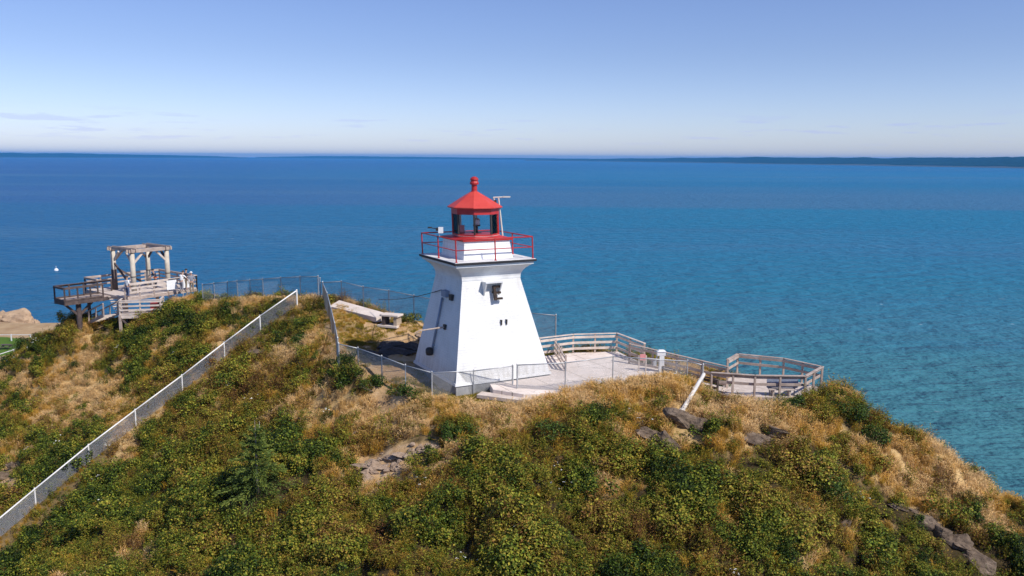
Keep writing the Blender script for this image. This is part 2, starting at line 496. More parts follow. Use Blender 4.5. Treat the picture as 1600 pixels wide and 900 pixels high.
def make_haze():
    m = bpy.data.materials.new('haze_air'); m.use_nodes = True
    n, l = m.node_tree.nodes, m.node_tree.links
    n.clear()
    out = n.new('ShaderNodeOutputMaterial')
    v = n.new('ShaderNodeVolumePrincipled')
    v.inputs['Color'].default_value = (0.10, 0.45, 1.0, 1)
    v.inputs['Density'].default_value = 5.5e-5
    v.inputs['Anisotropy'].default_value = 0.0
    l.new(v.outputs[0], out.inputs['Volume'])
    mb = MB(); mb.box((0, 14000, (SEA_Z - 1 + 75) / 2), (62000, 34000, 75 - SEA_Z + 1))
    o = mb.build('haze', m)
    tag(o, 'thin blue haze over the bay', 'haze', kind='stuff')
make_haze()

# ------------------------------------------------------------------ hill terrain
CTRL = []
def cp(px, py, Y): CTRL.append(tuple(atY(px, py, Y)))
def cz(px, py, z): CTRL.append(tuple(atz(px, py, z)))
def cw(x, y, z): CTRL.append((x, y, z))
# plateau round the tower
for p in [(802, 609), (560, 560), (597, 590), (633, 600), (700, 560), (860, 600), (760, 560)]: cz(*p, 0.12)
for p in [(713, 626), (675, 622), (690, 612), (740, 620), (650, 606)]: cz(*p, -0.16)
for x, y in [(4, 41.5), (6, 42.5), (3, 45), (6, 46.5), (-3, 45), (0, 44), (1, 46)]: cw(x, y, 0.1)
cw(8.6, 43.0, 0.05); cw(8.0, 45.2, -0.1)
for x, y in [(11, 40.6), (12, 40.3), (13.3, 40.2), (14.5, 40.3), (12.5, 41.5), (14.2, 42), (15.6, 41.5)]: cw(x, y, -0.8)
cz(531, 572, 0.35)
for p in [(600, 520, 0.35), (640, 512, 0.4), (560, 525, 0.5), (590, 552, -0.15), (615, 560, -0.25), (640, 548, -0.2), (650, 572, -0.15)]: cz(*p)
for p in [(502, 473, 58), (532, 472, 57.5), (570, 482, 56), (610, 490, 54), (650, 498, 52.2), (515, 485, 55.4), (588, 502.5, 52.0), (610, 497, 53.2), (540, 494, 53.4), (520, 505, 51.6), (560, 503, 52), (516, 540, 47.5)]: cp(*p)
# ridge on the left
for p in [(0, 582, 72), (50, 552, 74), (70, 532, 69.5), (98, 514, 68.2), (117, 501, 67.4), (140, 500, 67.4), (165, 503, 67.4), (190, 508, 67.2), (240, 492, 67.5), (300, 484, 66), (360, 478, 64), (420, 474, 62), (463, 476, 58.5), (490, 474, 58)]: cp(*p)
# left slope
for p in [(0, 650, 61), (0, 730, 52), (100, 600, 63), (100, 680, 54), (200, 560, 63), (200, 620, 56), (300, 520, 61), (-150, 700, 58), (-150, 850, 46)]: cp(*p)
# under the sloping fence
FTOPS = [(463.5, 454), (406, 494), (350, 536), (284, 587), (211, 641), (138, 696), (54, 764.5), (-18, 824), (-110, 898)]
FYS = [58, 56.6, 55, 52.8, 50, 47.2, 44.2, 41.5, 38.5]
FBASE = [atY(px, py, Y) - Vector((0, 0, 1.02)) for (px, py), Y in zip(FTOPS, FYS)]
for a_, b_ in zip(FBASE[:-1], FBASE[1:]):
    for t_ in (0.0, 0.5):
        q_ = a_.lerp(b_, t_); cw(q_.x, q_.y, q_.z); cw(q_.x + 1.1, q_.y - 0.8, q_.z - 0.45)
# middle slope
for p in [(200, 899, 33), (220, 800, 40), (300, 700, 44.5), (300, 800, 37.5), (300, 899, 31), (400, 600, 48), (400, 680, 42.5), (400, 760, 37), (400, 850, 32), (500, 540, 49),
          (500, 600, 45), (500, 680, 40), (500, 760, 35), (500, 850, 31), (600, 640, 41), (600, 700, 37.5), (600, 780, 33.5), (600, 880, 29.5),
          (700, 660, 37.6), (700, 740, 33.8), (700, 820, 31), (700, 899, 28.5), (860, 645, 37.5), (860, 700, 35), (860, 800, 31), (860, 899, 28),
          (925, 615, 39.2), (1000, 597, 40), (1060, 593, 40), (1000, 660, 36.8), (1000, 760, 32.5), (1000, 899, 28)]: cp(*p)
# right end and its falling ridge
for p in [(1130, 628, 38.3), (1165, 640, 37.6), (1200, 645, 37.4), (1245, 640, 38.0), (1270, 626, 39.0), (1292, 612, 39.8), (1340, 630, 39.4), (1400, 672, 38.4), (1440, 694, 37.8), (1500, 732, 36.8), (1560, 770, 35.8), (1600, 798, 35), (1720, 870, 33.5),
          (1200, 700, 35.4), (1200, 800, 31.5), (1200, 899, 28.5), (1400, 730, 36), (1400, 800, 33), (1400, 899, 30), (1550, 830, 33.5), (1599, 899, 31.5)]: cp(*p)
# falling away to the sea behind
for (x, y) in [(15.6, 40), (18.5, 38.4), (21.5, 36.5), (24, 34.5), (26, 33)]:
    z0 = {15.6: 0.2, 18.5: -1.8, 21.5: -3.3, 24: -4.6, 26: -5.6}[x]
    cw(x + 2.2, y + 3, z0 - 3.5); cw(x + 6, y + 8, z0 - 13); cw(x + 12, y + 16, z0 - 28); cw(x + 22, y + 30, -46)
for x, y in [(1, 50), (5, 51), (10, 48.5), (13, 46)]:
    cw(x, y, -1.0); cw(x + 1, y + 5, -9); cw(x + 2, y + 14, -26); cw(x + 4, y + 32, -46)
for x, y in [(-4, 55), (-9, 59), (-14, 62.5), (-20, 67), (-27, 71)]:
    cw(x, y, -0.6); cw(x + 2, y + 5, -7); cw(x + 4, y + 15, -24); cw(x + 6, y + 34, -46)
for x, y, z in [(-33, 70, -2.6), (-38, 71, -3.4), (-46, 75, -6.2)]:
    cw(x, y + 5, z - 4); cw(x - 2, y + 15, z - 16); cw(x - 6, y + 34, -46)
for x, y, z in [(-60, 78, -14), (-60, 60, -14), (-60, 40, -18), (-75, 70, -30), (-90, 60, -46), (-80, 30, -38), (-40, 25, -14), (-45, 10, -22), (0, 20, -6.5), (0, 10, -12), (0, -5, -20),
                (20, 20, -8.5), (25, 5, -18), (-20, 20, -9.5), (35, 25, -11), (45, 30, -22), (55, 35, -34), (60, 10, -36), (70, 40, -46), (-75, 90, -38), (-60, 100, -42), (0, -40, -40), (-60, -30, -44), (60, -30, -46)]: cw(x, y, z)
CTRL = np.array(CTRL)
_cx = CTRL[:, :2]
def _phi(A, B):
    d2 = ((A[:, None, :] - B[None, :, :]) ** 2).sum(-1)
    return np.sqrt(d2 + 0.6)
_n = len(CTRL)
_A = np.zeros((_n + 3, _n + 3))
_A[:_n, :_n] = _phi(_cx, _cx) - 0.05 * np.eye(_n)
_A[:_n, _n] = 1; _A[:_n, _n + 1:] = _cx; _A[_n, :_n] = 1; _A[_n + 1:, :_n] = _cx.T
_W = np.linalg.solve(_A, np.concatenate([CTRL[:, 2], np.zeros(3)]))

_perm = rng.random((256, 256))
def vnoise(x, y):
    xi = np.floor(x).astype(int); yi = np.floor(y).astype(int)
    fx = x - xi; fy = y - yi
    fx = fx * fx * (3 - 2 * fx); fy = fy * fy * (3 - 2 * fy)
    g = lambda a, b: _perm[a % 256, b % 256]
    return (g(xi, yi) * (1 - fx) + g(xi + 1, yi) * fx) * (1 - fy) + (g(xi, yi + 1) * (1 - fx) + g(xi + 1, yi + 1) * fx) * fy
def fbm(x, y, o=4):
    s = 0; a = 1; t = 0
    for i in range(o):
        s = s + a * vnoise(x * 2 ** i + 17.3 * i, y * 2 ** i + 5.1 * i); t += a; a *= 0.5
    return s / t
def seg_dist(x, y, pts):
    best = np.full(x.shape, 1e9); side = np.zeros(x.shape)
    for a, b in zip(pts[:-1], pts[1:]):
        dx, dy = b[0] - a[0], b[1] - a[1]; L2 = dx * dx + dy * dy
        t = np.clip(((x - a[0]) * dx + (y - a[1]) * dy) / L2, 0, 1)
        d = np.hypot(x - a[0] - t * dx, y - a[1] - t * dy)
        s = np.sign(dx * (y - a[1]) - dy * (x - a[0]))
        m = d < best; best = np.where(m, d, best); side = np.where(m, s, side)
    return best, side
def in_poly(x, y, poly):
    r = np.zeros(x.shape, bool); j = len(poly) - 1
    for i in range(len(poly)):
        xi, yi = poly[i][:2]; xj, yj = poly[j][:2]
        c = ((yi > y) != (yj > y)) & (x < (xj - xi) * (y - yi) / (yj - yi + 1e-12) + xi)
        r ^= c; j = i
    return r
TC = Vector((-1.65, 43.79, 0))
YAW = radians(28.516)
EX = Vector((cos(YAW), sin(YAW), 0)); EY = Vector((-sin(YAW), cos(YAW), 0))
LEAN = -0.0362
def tw(x, y, z): return TC + EX * x + EY * y + Vector((LEAN * z, 0, z))
PAD = [(-1.1, 40.75), (-0.9, 39.75), (0.6, 38.95), (2.5, 39.3), (5.3, 40.6), (7.2, 41.4), (9.0, 42.2), (9.7, 42.6), (8.9, 44.2), (7.3, 45.2), (6.3, 48.1), (3.6, 47.75), (1.55, 46.6), (0.9, 45.0), (2.05, 42.55)]
TOWER_POLY = [tuple(tw(a * 2.75, b * 2.75, 0))[:2] for a, b in ((-1, -1), (1, -1), (1, 1), (-1, 1))]
DIRT = [tuple(atz(*p, 0.3))[:2] for p in [(545, 575), (600, 602), (660, 608), (700, 600), (690, 500), (640, 500), (600, 506), (575, 520), (555, 545), (540, 560)]]
DIRT_UP = [tuple(atY(*p))[:2] for p in [(508, 477, 57), (530, 478, 56.5), (600, 512, 51.5), (660, 512, 51), (660, 500, 53), (605, 492, 54.5), (560, 478, 56.5), (520, 470, 58)]]
TRACK = [tuple(atY(*p))[:2] for p in [(500, 480, 57), (511, 482, 56.5), (524, 540, 47), (536, 580, 44), (522, 585, 44), (508, 530, 49)]]
UPPER = [tuple(atY(*p))[:2] for p in [(506, 474, 57.8), (512, 505, 52.5), (536, 575, 44.6), (600, 603, 41.2), (662, 610, 40.2), (700, 560, 44), (690, 505, 51), (650, 499, 52.2), (608, 490, 53.9), (560, 479, 56.2), (530, 471, 57.4)]]
def hill_z(x, y):
    sh = x.shape; P = np.stack([x.ravel(), y.ravel()], -1); z = np.zeros(len(P))
    for s in range(0, len(P), 20000):
        q = P[s:s + 20000]
        z[s:s + 20000] = _phi(q, _cx) @ _W[:_n] + _W[_n] + q @ _W[_n + 1:]
    z = z.reshape(sh)
    d = np.sqrt((x - 0.5) ** 2 + (y - 43.5) ** 2)
    calm = np.clip((d - 5.5) / 5, 0.05, 1)
    df, _ = seg_dist(x, y, FBASE)
    calm = calm * np.clip((df - 0.5) / 2.0, 0.0, 1)
    dl = np.sqrt((x - 12.5) ** 2 + (y - 40.3) ** 2)
    calm = calm * np.clip((dl - 2.5) / 3.0, 0.1, 1)
    dw = np.sqrt((x + 11.5) ** 2 + (y - 54.3) ** 2)
    calm = calm * np.clip((dw - 4.0) / 3.0, 0.05, 1)
    z = z + calm * ((fbm(x * 0.28, y * 0.28, 4) - 0.5) * 1.3 + (fbm(x * 0.75 + 40, y * 0.75, 3) - 0.5) * 1.35)
    inp = in_poly(x, y, PAD)
    z = np.where(inp, np.minimum(z, 0.12), z)
    return np.maximum(z, -47.0)
def ground_z(x, y): return float(hill_z(np.array([x]), np.array([y]))[0])
def on_ground(px, py, Y0=45):
    """first point of the hill met by the sight line through a pixel"""
    d = ray(px, py); d = d / d.y
    t = np.arange(20, 110, 0.15)
    z = hill_z(d.x * t, t)
    below = CAM_H + d.z * t < z
    i = int(np.argmax(below)) if below.any() else int(np.argmin(np.abs(t - Y0)))
    return Vector((d.x * t[i], t[i], z[i]))

# painted layout of dry grass (px ellipses: cx, cy, rx, ry, weight), turned into ground positions when sampled
GOLD = [(125, 518, 50, 16, 1), (75, 560, 40, 14, .6), (120, 592, 75, 26, 1), (175, 640, 80, 40, .95), (80, 650, 50, 26, .7), (60, 610, 60, 25, .5), (20, 700, 40, 30, .6), (340, 470, 110, 9, 1), (430, 468, 30, 8, .8), (560, 640, 110, 32, 1), (600, 622, 90, 22, .9),
        (470, 585, 70, 40, .75), (520, 650, 60, 30, .8), (440, 545, 60, 20, .5), (500, 500, 25, 40, .6), (520, 530, 18, 50, .9), (640, 650, 60, 25, .8), (770, 660, 45, 32, 1), (720, 630, 60, 12, .7), (850, 630, 60, 22, .9), (800, 640, 50, 22, .6),
        (910, 640, 40, 22, .5), (1010, 605, 90, 24, .9), (1060, 640, 50, 40, .7), (1120, 645, 110, 36, .85), (1220, 655, 70, 22, .9), (1300, 690, 70, 50, .8), (1440, 720, 75, 40, 1), (1500, 755, 80, 38, 1.1), (1560, 800, 50, 34, 1),
        (1380, 690, 60, 30, .8), (1330, 610, 30, 18, 1), (1460, 692, 40, 14, 1), (940, 762, 34, 16, .9), (960, 710, 25, 30, .6), (1285, 770, 26, 70, .7), (1300, 835, 45, 40, .6), (720, 745, 14, 50, .5), (1175, 690, 60, 25, .5), (680, 700, 60, 30, .7), (590, 720, 70, 30, .7),
        (890, 690, 18, 45, .6), (300, 590, 25, 15, .4), (350, 860, 40, 30, .5), (270, 880, 30, 30, .6), (900, 625, 90, 14, .6), (240, 540, 60, 16, .35), (1540, 760, 60, 14, .8)]
GREEN = [(715, 668, 34, 24, 1), (862, 672, 34, 26, .9), (930, 665, 45, 20, .5), (590, 602, 60, 17, 1.3), (650, 615, 30, 10, .8), (1350, 665, 70, 40, 1.2), (1260, 632, 60, 18, 1), (1300, 760, 40, 60, .7), (1480, 690, 40, 10, .6),
         (300, 500, 130, 14, .8), (200, 530, 60, 20, .7), (250, 600, 80, 30, .5), (60, 760, 50, 40, .9), (470, 520, 50, 20, .9), (1240, 700, 40, 40, .6), (1130, 600, 35, 10, .8), (900, 850, 700, 90, .6), (250, 800, 160, 60, .4), (390, 700, 90, 70, .6), (400, 480, 60, 8, .3)]
BROWN = [(330, 660, 120, 50, .8), (400, 590, 90, 40, .7), (470, 620, 50, 30, .5), (560, 680, 80, 25, .6), (520, 800, 120, 50, .5), (1000, 820, 120, 40, .4), (1450, 850, 90, 30, .7), (980, 640, 60, 20, .5), (130, 700, 80, 30, .3), (1250, 680, 40, 20, .6), (1330, 690, 40, 20, .4), (300, 620, 60, 30, .5), (760, 820, 120, 30, .4), (1130, 860, 60, 30, .4)]
def field(px, py, L):
    s = np.zeros(px.shape)
    for cx, cy, rx, ry, w in L:
        q = ((px - cx) / rx) ** 2 + ((py - cy) / ry) ** 2
        s += w * np.exp(-q * 0.9)
    return s
def scree(px, py): return field(px, py, [(600, 728, 62, 22, 1), (655, 705, 50, 20, .9), (15, 745, 30, 40, .8), (430, 545, 45, 14, .5)])
def cover(x, y, z):
    """share of dry grass / leafy shrub / brown herbs at ground points"""
    px, py, dep = proj_np(np.stack([x, y, z + 0.2], -1))
    n1 = fbm(x * 0.35 + 3, y * 0.35 + 9, 4) - 0.5
    n2 = fbm(x * 0.9 + 31, y * 0.9 + 2, 3) - 0.5
    n3 = fbm(x * 0.5 + 71, y * 0.5 + 12, 4) - 0.5
    g = field(px, py, GOLD) * 1.02 - field(px, py, GREEN) * 0.75 + n1 * 1.9 + n2 * 2.8 + np.where(py < 660, 0.10, -0.12)
    b = field(px, py, BROWN) + n3 * 2.4
    return g, b, px, py

# ground sheet
def make_hill():
    gx = np.concatenate([np.arange(-110, -50, 2.0), np.arange(-50, 32, 0.3), np.arange(32, 95, 2.0)])
    gy = np.concatenate([np.arange(-60, 20, 2.0), np.arange(20, 82, 0.3), np.arange(82, 130, 2.0)])
    X, Y = np.meshgrid(gx, gy)
    Z = hill_z(X, Y)
    nx, ny = len(gx), len(gy)
    idx = np.arange(nx * ny).reshape(ny, nx)
    faces = np.stack([idx[:-1, :-1], idx[:-1, 1:], idx[1:, 1:], idx[1:, :-1]], -1).reshape(-1, 4)
    me = bpy.data.meshes.new('hillside')
    me.from_pydata(np.stack([X.ravel(), Y.ravel(), Z.ravel()], -1).tolist(), [], faces.tolist())
    me.polygons.foreach_set('use_smooth', [True] * len(me.polygons))
    x, y, z = X.ravel(), Y.ravel(), Z.ravel()
    g, b, px, py = cover(x, y, z)
    bare = (in_poly(x, y, DIRT) | in_poly(x, y, DIRT_UP) | in_poly(x, y, TRACK)).astype(float)
    bare = np.maximum(bare, np.clip(1.2 * scree(px, py), 0, 1))
    dry = np.clip(g * 1.4 - 0.1, 0, 1)
    df, fs_ = seg_dist(x, y, FBASE)
    dry = np.maximum(dry, ((df < 1.0) & (fs_ > 0)) * .25)
    a = me.color_attributes.new('cover', 'FLOAT_COLOR', 'POINT')
    a.data.foreach_set('color', np.stack([dry, bare, np.clip(b, 0, 1), np.ones_like(dry)], -1).ravel())
    m, n, l, bs, o = new_mat('hill_soil')
    at = n.new('ShaderNodeAttribute'); at.attribute_name = 'cover'
    sc = n.new('ShaderNodeSeparateColor'); l.new(at.outputs['Color'], sc.inputs[0])
    f = ntex(n, l, 2.2, 8, 0.7)
    soil = ramp(n, l, f, [(0.3, (0.020, 0.015, 0.008)), (0.7, (0.085, 0.060, 0.026))])
    thatch = ramp(n, l, f, [(0.3, (0.32, 0.21, 0.085)), (0.7, (0.58, 0.40, 0.19))])
    f3 = ntex(n, l, 0.9, 8, 0.7)
    dirt = ramp(n, l, f3, [(0.30, (0.26, 0.150, 0.065)), (0.52, (0.46, 0.30, 0.155)), (0.72, (0.52, 0.39, 0.25))])
    c = mixc(n, l, sc.outputs[0], soil, thatch)
    wob = mmath(n, l, 'ADD', sc.outputs[1], mmath(n, l, 'MULTIPLY', mmath(n, l, 'SUBTRACT', f, 0.5), 1.0))
    c = mixc(n, l, maprange(n, l, wob, 0.35, 0.65), c, dirt)
    # bare rock on the cliff faces
    ge = n.new('ShaderNodeNewGeometry'); sx = n.new('ShaderNodeSeparateXYZ'); l.new(ge.outputs['Normal'], sx.inputs[0])
    rk = ramp(n, l, ntex(n, l, 0.5, 8, 0.7), [(0.3, (0.12, 0.09, 0.06)), (0.7, (0.34, 0.26, 0.19))])
    c = mixc(n, l, maprange(n, l, sx.outputs['Z'], 0.62, 0.45), c, rk)
    l.new(c, bs.inputs['Base Color'])
    bs.inputs['Roughness'].default_value = 1.0
    bs.inputs['Specular IOR Level'].default_value = 0.1
    bump(n, l, bs, f, 0.8, 0.12)
    me.materials.append(m)
    ob = bpy.data.objects.new('hillside', me); COL.objects.link(ob)
    tag(ob, 'grassy headland hill under the lighthouse', 'hill', kind='structure')
make_hill()

# ------------------------------------------------------------------ lighthouse
def make_lighthouse():
    root = empty('lighthouse', tuple(TC), 'white square tapering lighthouse with red lantern room on top', 'lighthouse')
    def sq(h, z): return [tw(-h, -h, z), tw(h, -h, z), tw(h, h, z), tw(-h, h, z)]
    mb = MB(); mb.rings([sq(2.80, -0.9), sq(2.72, 0.44)]); mb.build('foundation', M['foundation'], root, bevel=0.03)
    mb = MB(); mb.rings([sq(2.735, 0.40), sq(1.655, 5.52)]); mb.build('tower_wall', M['white_siding'], root)
    mb = MB(); mb.rings([sq(2.79, 0.37), sq(2.76, 0.50)]); mb.build('skirt_board', M['white_paint'], root)
    prof = [(1.69, 5.44), (1.69, 5.56), (1.72, 5.70), (1.79, 5.84), (1.90, 5.98), (2.03, 6.10), (2.14, 6.17), (2.14, 6.19), (2.21, 6.20), (2.21, 6.335)]
    mb = MB(); mb.rings([sq(h, z) for h, z in prof]); mb.build('cornice', M['white_paint'], root)
    mb = MB(); mb.rings([sq(2.31, 6.337), sq(2.33, 6.40), sq(2.33, 6.452), sq(2.315, 6.457)]); mb.build('deck_edge', M['tar_edge'], root)
    mb = MB(); mb.rings([sq(2.30, 6.455), sq(2.29, 6.475)]); mb.build('gallery_deck', M['deck_paint'], root)
    # gallery railing
    rail = MB(); h = 2.18
    corners = [tw(-h, -h, 6.47), tw(h, -h, 6.47), tw(h, h, 6.47), tw(-h, h, 6.47)]
    up = Vector((LEAN, 0, 1))
    for k in range(4):
        a, b = corners[k], corners[(k + 1) % 4]
        for zz, rr in ((1.13, 0.033), (0.60, 0.024)):
            rail.tube(a + up * zz, b + up * zz, rr, None, 8)
    ro = rail.build('gallery_railing', M['red_paint'], root, smooth=True)
    for k in range(4):
        a, b = corners[k], corners[(k + 1) % 4]
        for t in (0.0, 0.5):
            p = a.lerp(b, t); q = MB()
            q.tube(p, p + up * 1.16, 0.036, None, 8)
            q.tube(p, p + up * 0.03, 0.07, None, 8)
            q.build('railing_post', M['red_paint'], ro, smooth=False)
    # lantern pedestal
    mb = MB(); mb.rings([sq(1.414, 6.47), sq(1.297, 7.43)]); mb.build('lantern_pedestal', M['lantern_boards'], root)
    def octo(R, z, off=-90.0):
        c = tw(0, 0, z)
        return [c + Vector((R * cos(radians(off + 45 * k)), R * sin(radians(off + 45 * k)), 0)) for k in range(8)]
    def sq8(h, z):
        pts = []
        s = [tw(-h, -h, z), tw(h, -h, z), tw(h, h, z), tw(-h, h, z)]
        for k in range(4):
            pts += [s[k], s[k].lerp(s[(k + 1) % 4], .5)]
        return pts
    mb = MB(); mb.rings([sq8(1.40, 7.40), sq8(1.42, 7.47), sq8(1.36, 7.50)] + [octo(1.27, 7.60, degs) for degs in (-90.0 - 15,)])
    mb.build('lantern_sill', M['red_paint'], root)
    mb = MB(); mb.rings([octo(1.25, 7.585), octo(1.25, 7.70)]); mb.build('sill_ring', M['red_paint'], root)
    b0, b1 = octo(1.20, 7.69), octo(1.20, 8.74)
    for k in range(8):
        q = MB(); q.bar(b0[k], b1[k], 0.085, 0.085, Vector((b0[k].x - TC.x, b0[k].y - TC.y, 0)).normalized())
        q.build('window_post', M['dark_metal'] if k in (0, 1, 7) else M['red_paint'] if k in (2, 6) else M['bone'], root)
        a0, a1 = b0[k].lerp(b0[(k + 1) % 8], .04), b0[k].lerp(b0[(k + 1) % 8], .96)
        c0, c1 = b1[k].lerp(b1[(k + 1) % 8], .04), b1[k].lerp(b1[(k + 1) % 8], .96)
        nrm = (((b0[k] + b0[(k + 1) % 8]) / 2) - tw(0, 0, 7.69)).normalized()
        q = MB(); t = nrm * 0.006
        q.add([a0 - t, a1 - t, c1 - t, c0 - t, a0 + t, a1 + t, c1 + t, c0 + t], [(0, 1, 2, 3), (4, 7, 6, 5), (0, 4, 5, 1), (1, 5, 6, 2), (2, 6, 7, 3), (3, 7, 4, 0)])
        q.build('window_pane', M['glass'], root)
    mb = MB(); mb.rings([octo(1.25, 8.72), octo(1.25, 9.02), octo(1.30, 9.05)]); mb.build('lantern_header', M['red_paint'], root)
    mb = MB(); mb.rings([octo(1.27, 7.61), octo(1.27, 7.62)]); mb.build('lantern_floor', M['deck_paint'], root)
    roof = MB(); roof.rings([octo(1.38, 9.02), octo(1.45, 9.05), octo(1.45, 9.09), octo(0.80, 9.50), octo(0.16, 9.88), octo(0.10, 9.92)])
    rf = roof.build('lantern_roof', M['red_roof'], root)
    c = tw(0, 0, 9.86)
    q = MB(); q.lathe(c, [(0.19, 0.0), (0.15, 0.05), (0.145, 0.36), (0.23, 0.38), (0.235, 0.46), (0.19, 0.54), (0.19, 0.60), (0.225, 0.62), (0.21, 0.68), (0.13, 0.76), (0.03, 0.79)], 16)
    q.build('vent_cap', M['red_paint'], rf, smooth=False)
    # lamp and its stand inside
    q = MB(); c = tw(0.05, 0, 7.62)
    q.lathe(c, [(0.26, 0), (0.26, 0.10), (0.07, 0.12), (0.07, 0.42), (0.2, 0.44), (0.2, 0.50)], 16)
    lamp = q.build('lamp_stand', M['dark_metal'], root)
    q = MB(); q.lathe(c, [(0.15, 0.50), (0.17, 0.56), (0.17, 0.78), (0.10, 0.86)], 16); q.build('lamp_lens', M['galv'], lamp)
    q = MB(); q.box(tw(-0.55, 0.62, 7.86), (0.34, 0.22, 0.44)); q.build('control_box', M['pink'], root)
    # pipe and fittings on the shaded side (x = -h side of the tower)
    def left(y, z, out=0.0):
        hw = 2.735 - (z - 0.40) * (2.735 - 1.655) / (5.52 - 0.40)
        return tw(-hw - out, y, z)
    def front(x, z, out=0.0):
        hw = 2.735 - (z - 0.40) * (2.735 - 1.655) / (5.52 - 0.40)
        return tw(x, -hw - out, z)
    q = MB(); q.path([left(0.25, 4.35, 0.07), left(0.55, 1.55, 0.07)], 0.055, 8)
    for z, y in ((4.2, 0.27), (3.0, 0.40), (1.8, 0.52)): q.tube(left(y, z, -0.05), left(y, z, 0.10), 0.075, None, 8)
    q.build('wall_pipe', M['blue_grey'], root, smooth=True)
    q = MB(); q.lathe(left(0.57, 1.25, 0.16), [(0.05, 0.0), (0.17, 0.03), (0.20, 0.16), (0.20, 0.34), (0.14, 0.42), (0.05, 0.44)], 14); q.build('pipe_hood', M['dark_metal'], root, smooth=True)
    q = MB(); q.box(left(-0.85, 4.52, 0.05), (0.2, 0.30, 0.30), (EX, EY, Vector((0, 0, 1)))); q.build('junction_box', M['dark_metal'], root)
    q = MB(); q.box(left(-0.12, 4.62, 0.08), (0.3, 0.55, 0.34), (EX, EY, Vector((0, 0, 1)))); q.build('conduit_box', M['blue_grey'], root, bevel=0.02)
    q = MB(); p = left(-0.55, 2.95, -0.05); e = p - EX * 1.25 + Vector((-0.25, 0, -0.10))
    q.tube(p, e, 0.05, 0.035, 8); q.tube(e, e + Vector((-0.25, -0.1, -0.12)), 0.03, 0.02, 8); q.build('flag_pole', M['timber'], root)
    q = MB(); q.box(left(-0.55, 2.95, 0.04), (0.12, 0.22, 0.26), (EX, EY, Vector((0, 0, 1)))); q.build('pole_bracket', M['dark_metal'], root)
    # white bracket with the dark E-shaped fitting high on the sunny wall
    zt, zb = 5.33, 4.70; xa, xb = -0.62, 0.38
    q = MB()
    q.box(front(-0.12, 5.36, 0.30), (1.0, 0.50, 0.07), (EX, EY, Vector((0, 0, 1))))
    for xx in (-0.56, 0.32):
        w = 0.035
        P = [front(xx - w, 5.32, -0.03), front(xx - w, 5.32, 0.52), front(xx - w, 4.66, 0.02), front(xx - w, 4.60, -0.03)]
        Q = [p + EX * (2 * w) for p in P]
        q.add(P + Q, [(0, 1, 2, 3), (7, 6, 5, 4), (0, 4, 5, 1), (1, 5, 6, 2), (2, 6, 7, 3), (3, 7, 4, 0)])
    q.build('wall_bracket', M['white_paint'], root)
    q = MB()
    for z, wd in ((5.10, 0.36), (4.80, 0.30), (4.50, 0.36)): q.box(front(0.0 + wd / 2, z, 0.24), (wd, 0.12, 0.10), (EX, EY, Vector((0, 0, 1))))
    q.bar(front(-0.04, 5.17, 0.24), front(-0.04, 4.42, 0.24), 0.14, 0.13, EY)
    q.tube(front(-0.04, 4.8, 0.24), front(-0.04, 4.8, -0.03), 0.05, 0.05, 8)
    q.build('letter_fitting', M['rust_brown'], root, label='dark E-shaped fitting on the wall')
    for xx in (0.22, 0.52):
        q = MB(); a = front(xx, 3.36, -0.03)
        q.bar(a, a - EY * 0.17, 0.06, 0.06); q.bar(a - EY * 0.14 + Vector((0, 0, .03)), a - EY * 0.12 - Vector((0, 0, 0.24)), 0.06, 0.05, EY)
        q.build('wall_hook', M['dark_metal'], root)
    # weather camera on the left rail, antenna on the right
    p = corners[0].lerp(corners[3], 0.45) + up * 1.13
    q = MB(); q.tube(p, p + up * 0.22, 0.025, None, 8); q.box(p + up * 0.34 + Vector((0.08, 0, 0)), (0.24, 0.2, 0.3)); wcam = q.build('weather_camera', M['white_plastic'], root)
    q = MB(); q.bar(p + up * 0.38, p + up * 0.46 - Vector((0.45, 0, 0)), 0.04, 0.04); q.box(p + up * 0.47 - Vector((0.47, 0, 0)), (0.2, 0.12, 0.07)); q.box(p + up * 0.38 - Vector((0.1, 0, 0)), (0.14, 0.12, 0.16)); q.build('camera_arm', M['dark_metal'], wcam)
    base = tw(1.28, -0.62, 7.46); top = base + Vector((-0.24, 0.0, 2.08))
    q = MB(); q.tube(base, top, 0.04, 0.04, 8); q.tube(top + Vector((-0.28, 0, 0.02)), top + Vector((0.52, 0, 0.06)), 0.035, None, 8)
    q.box(top + Vector((0.42, 0, 0.06)), (0.4, 0.1, 0.07)); q.tube(top + Vector((-0.26, 0, 0.02)), top + Vector((-0.22, 0, -0.12)), 0.03, None, 8)
    an = q.build('antenna_mast', M['bone'], root)
    q = MB(); q.box(top + Vector((-0.17, 0, -0.22)), (0.14, 0.14, 0.22)); q.build('antenna_box', M['dark_metal'], an)
    return root
make_lighthouse()

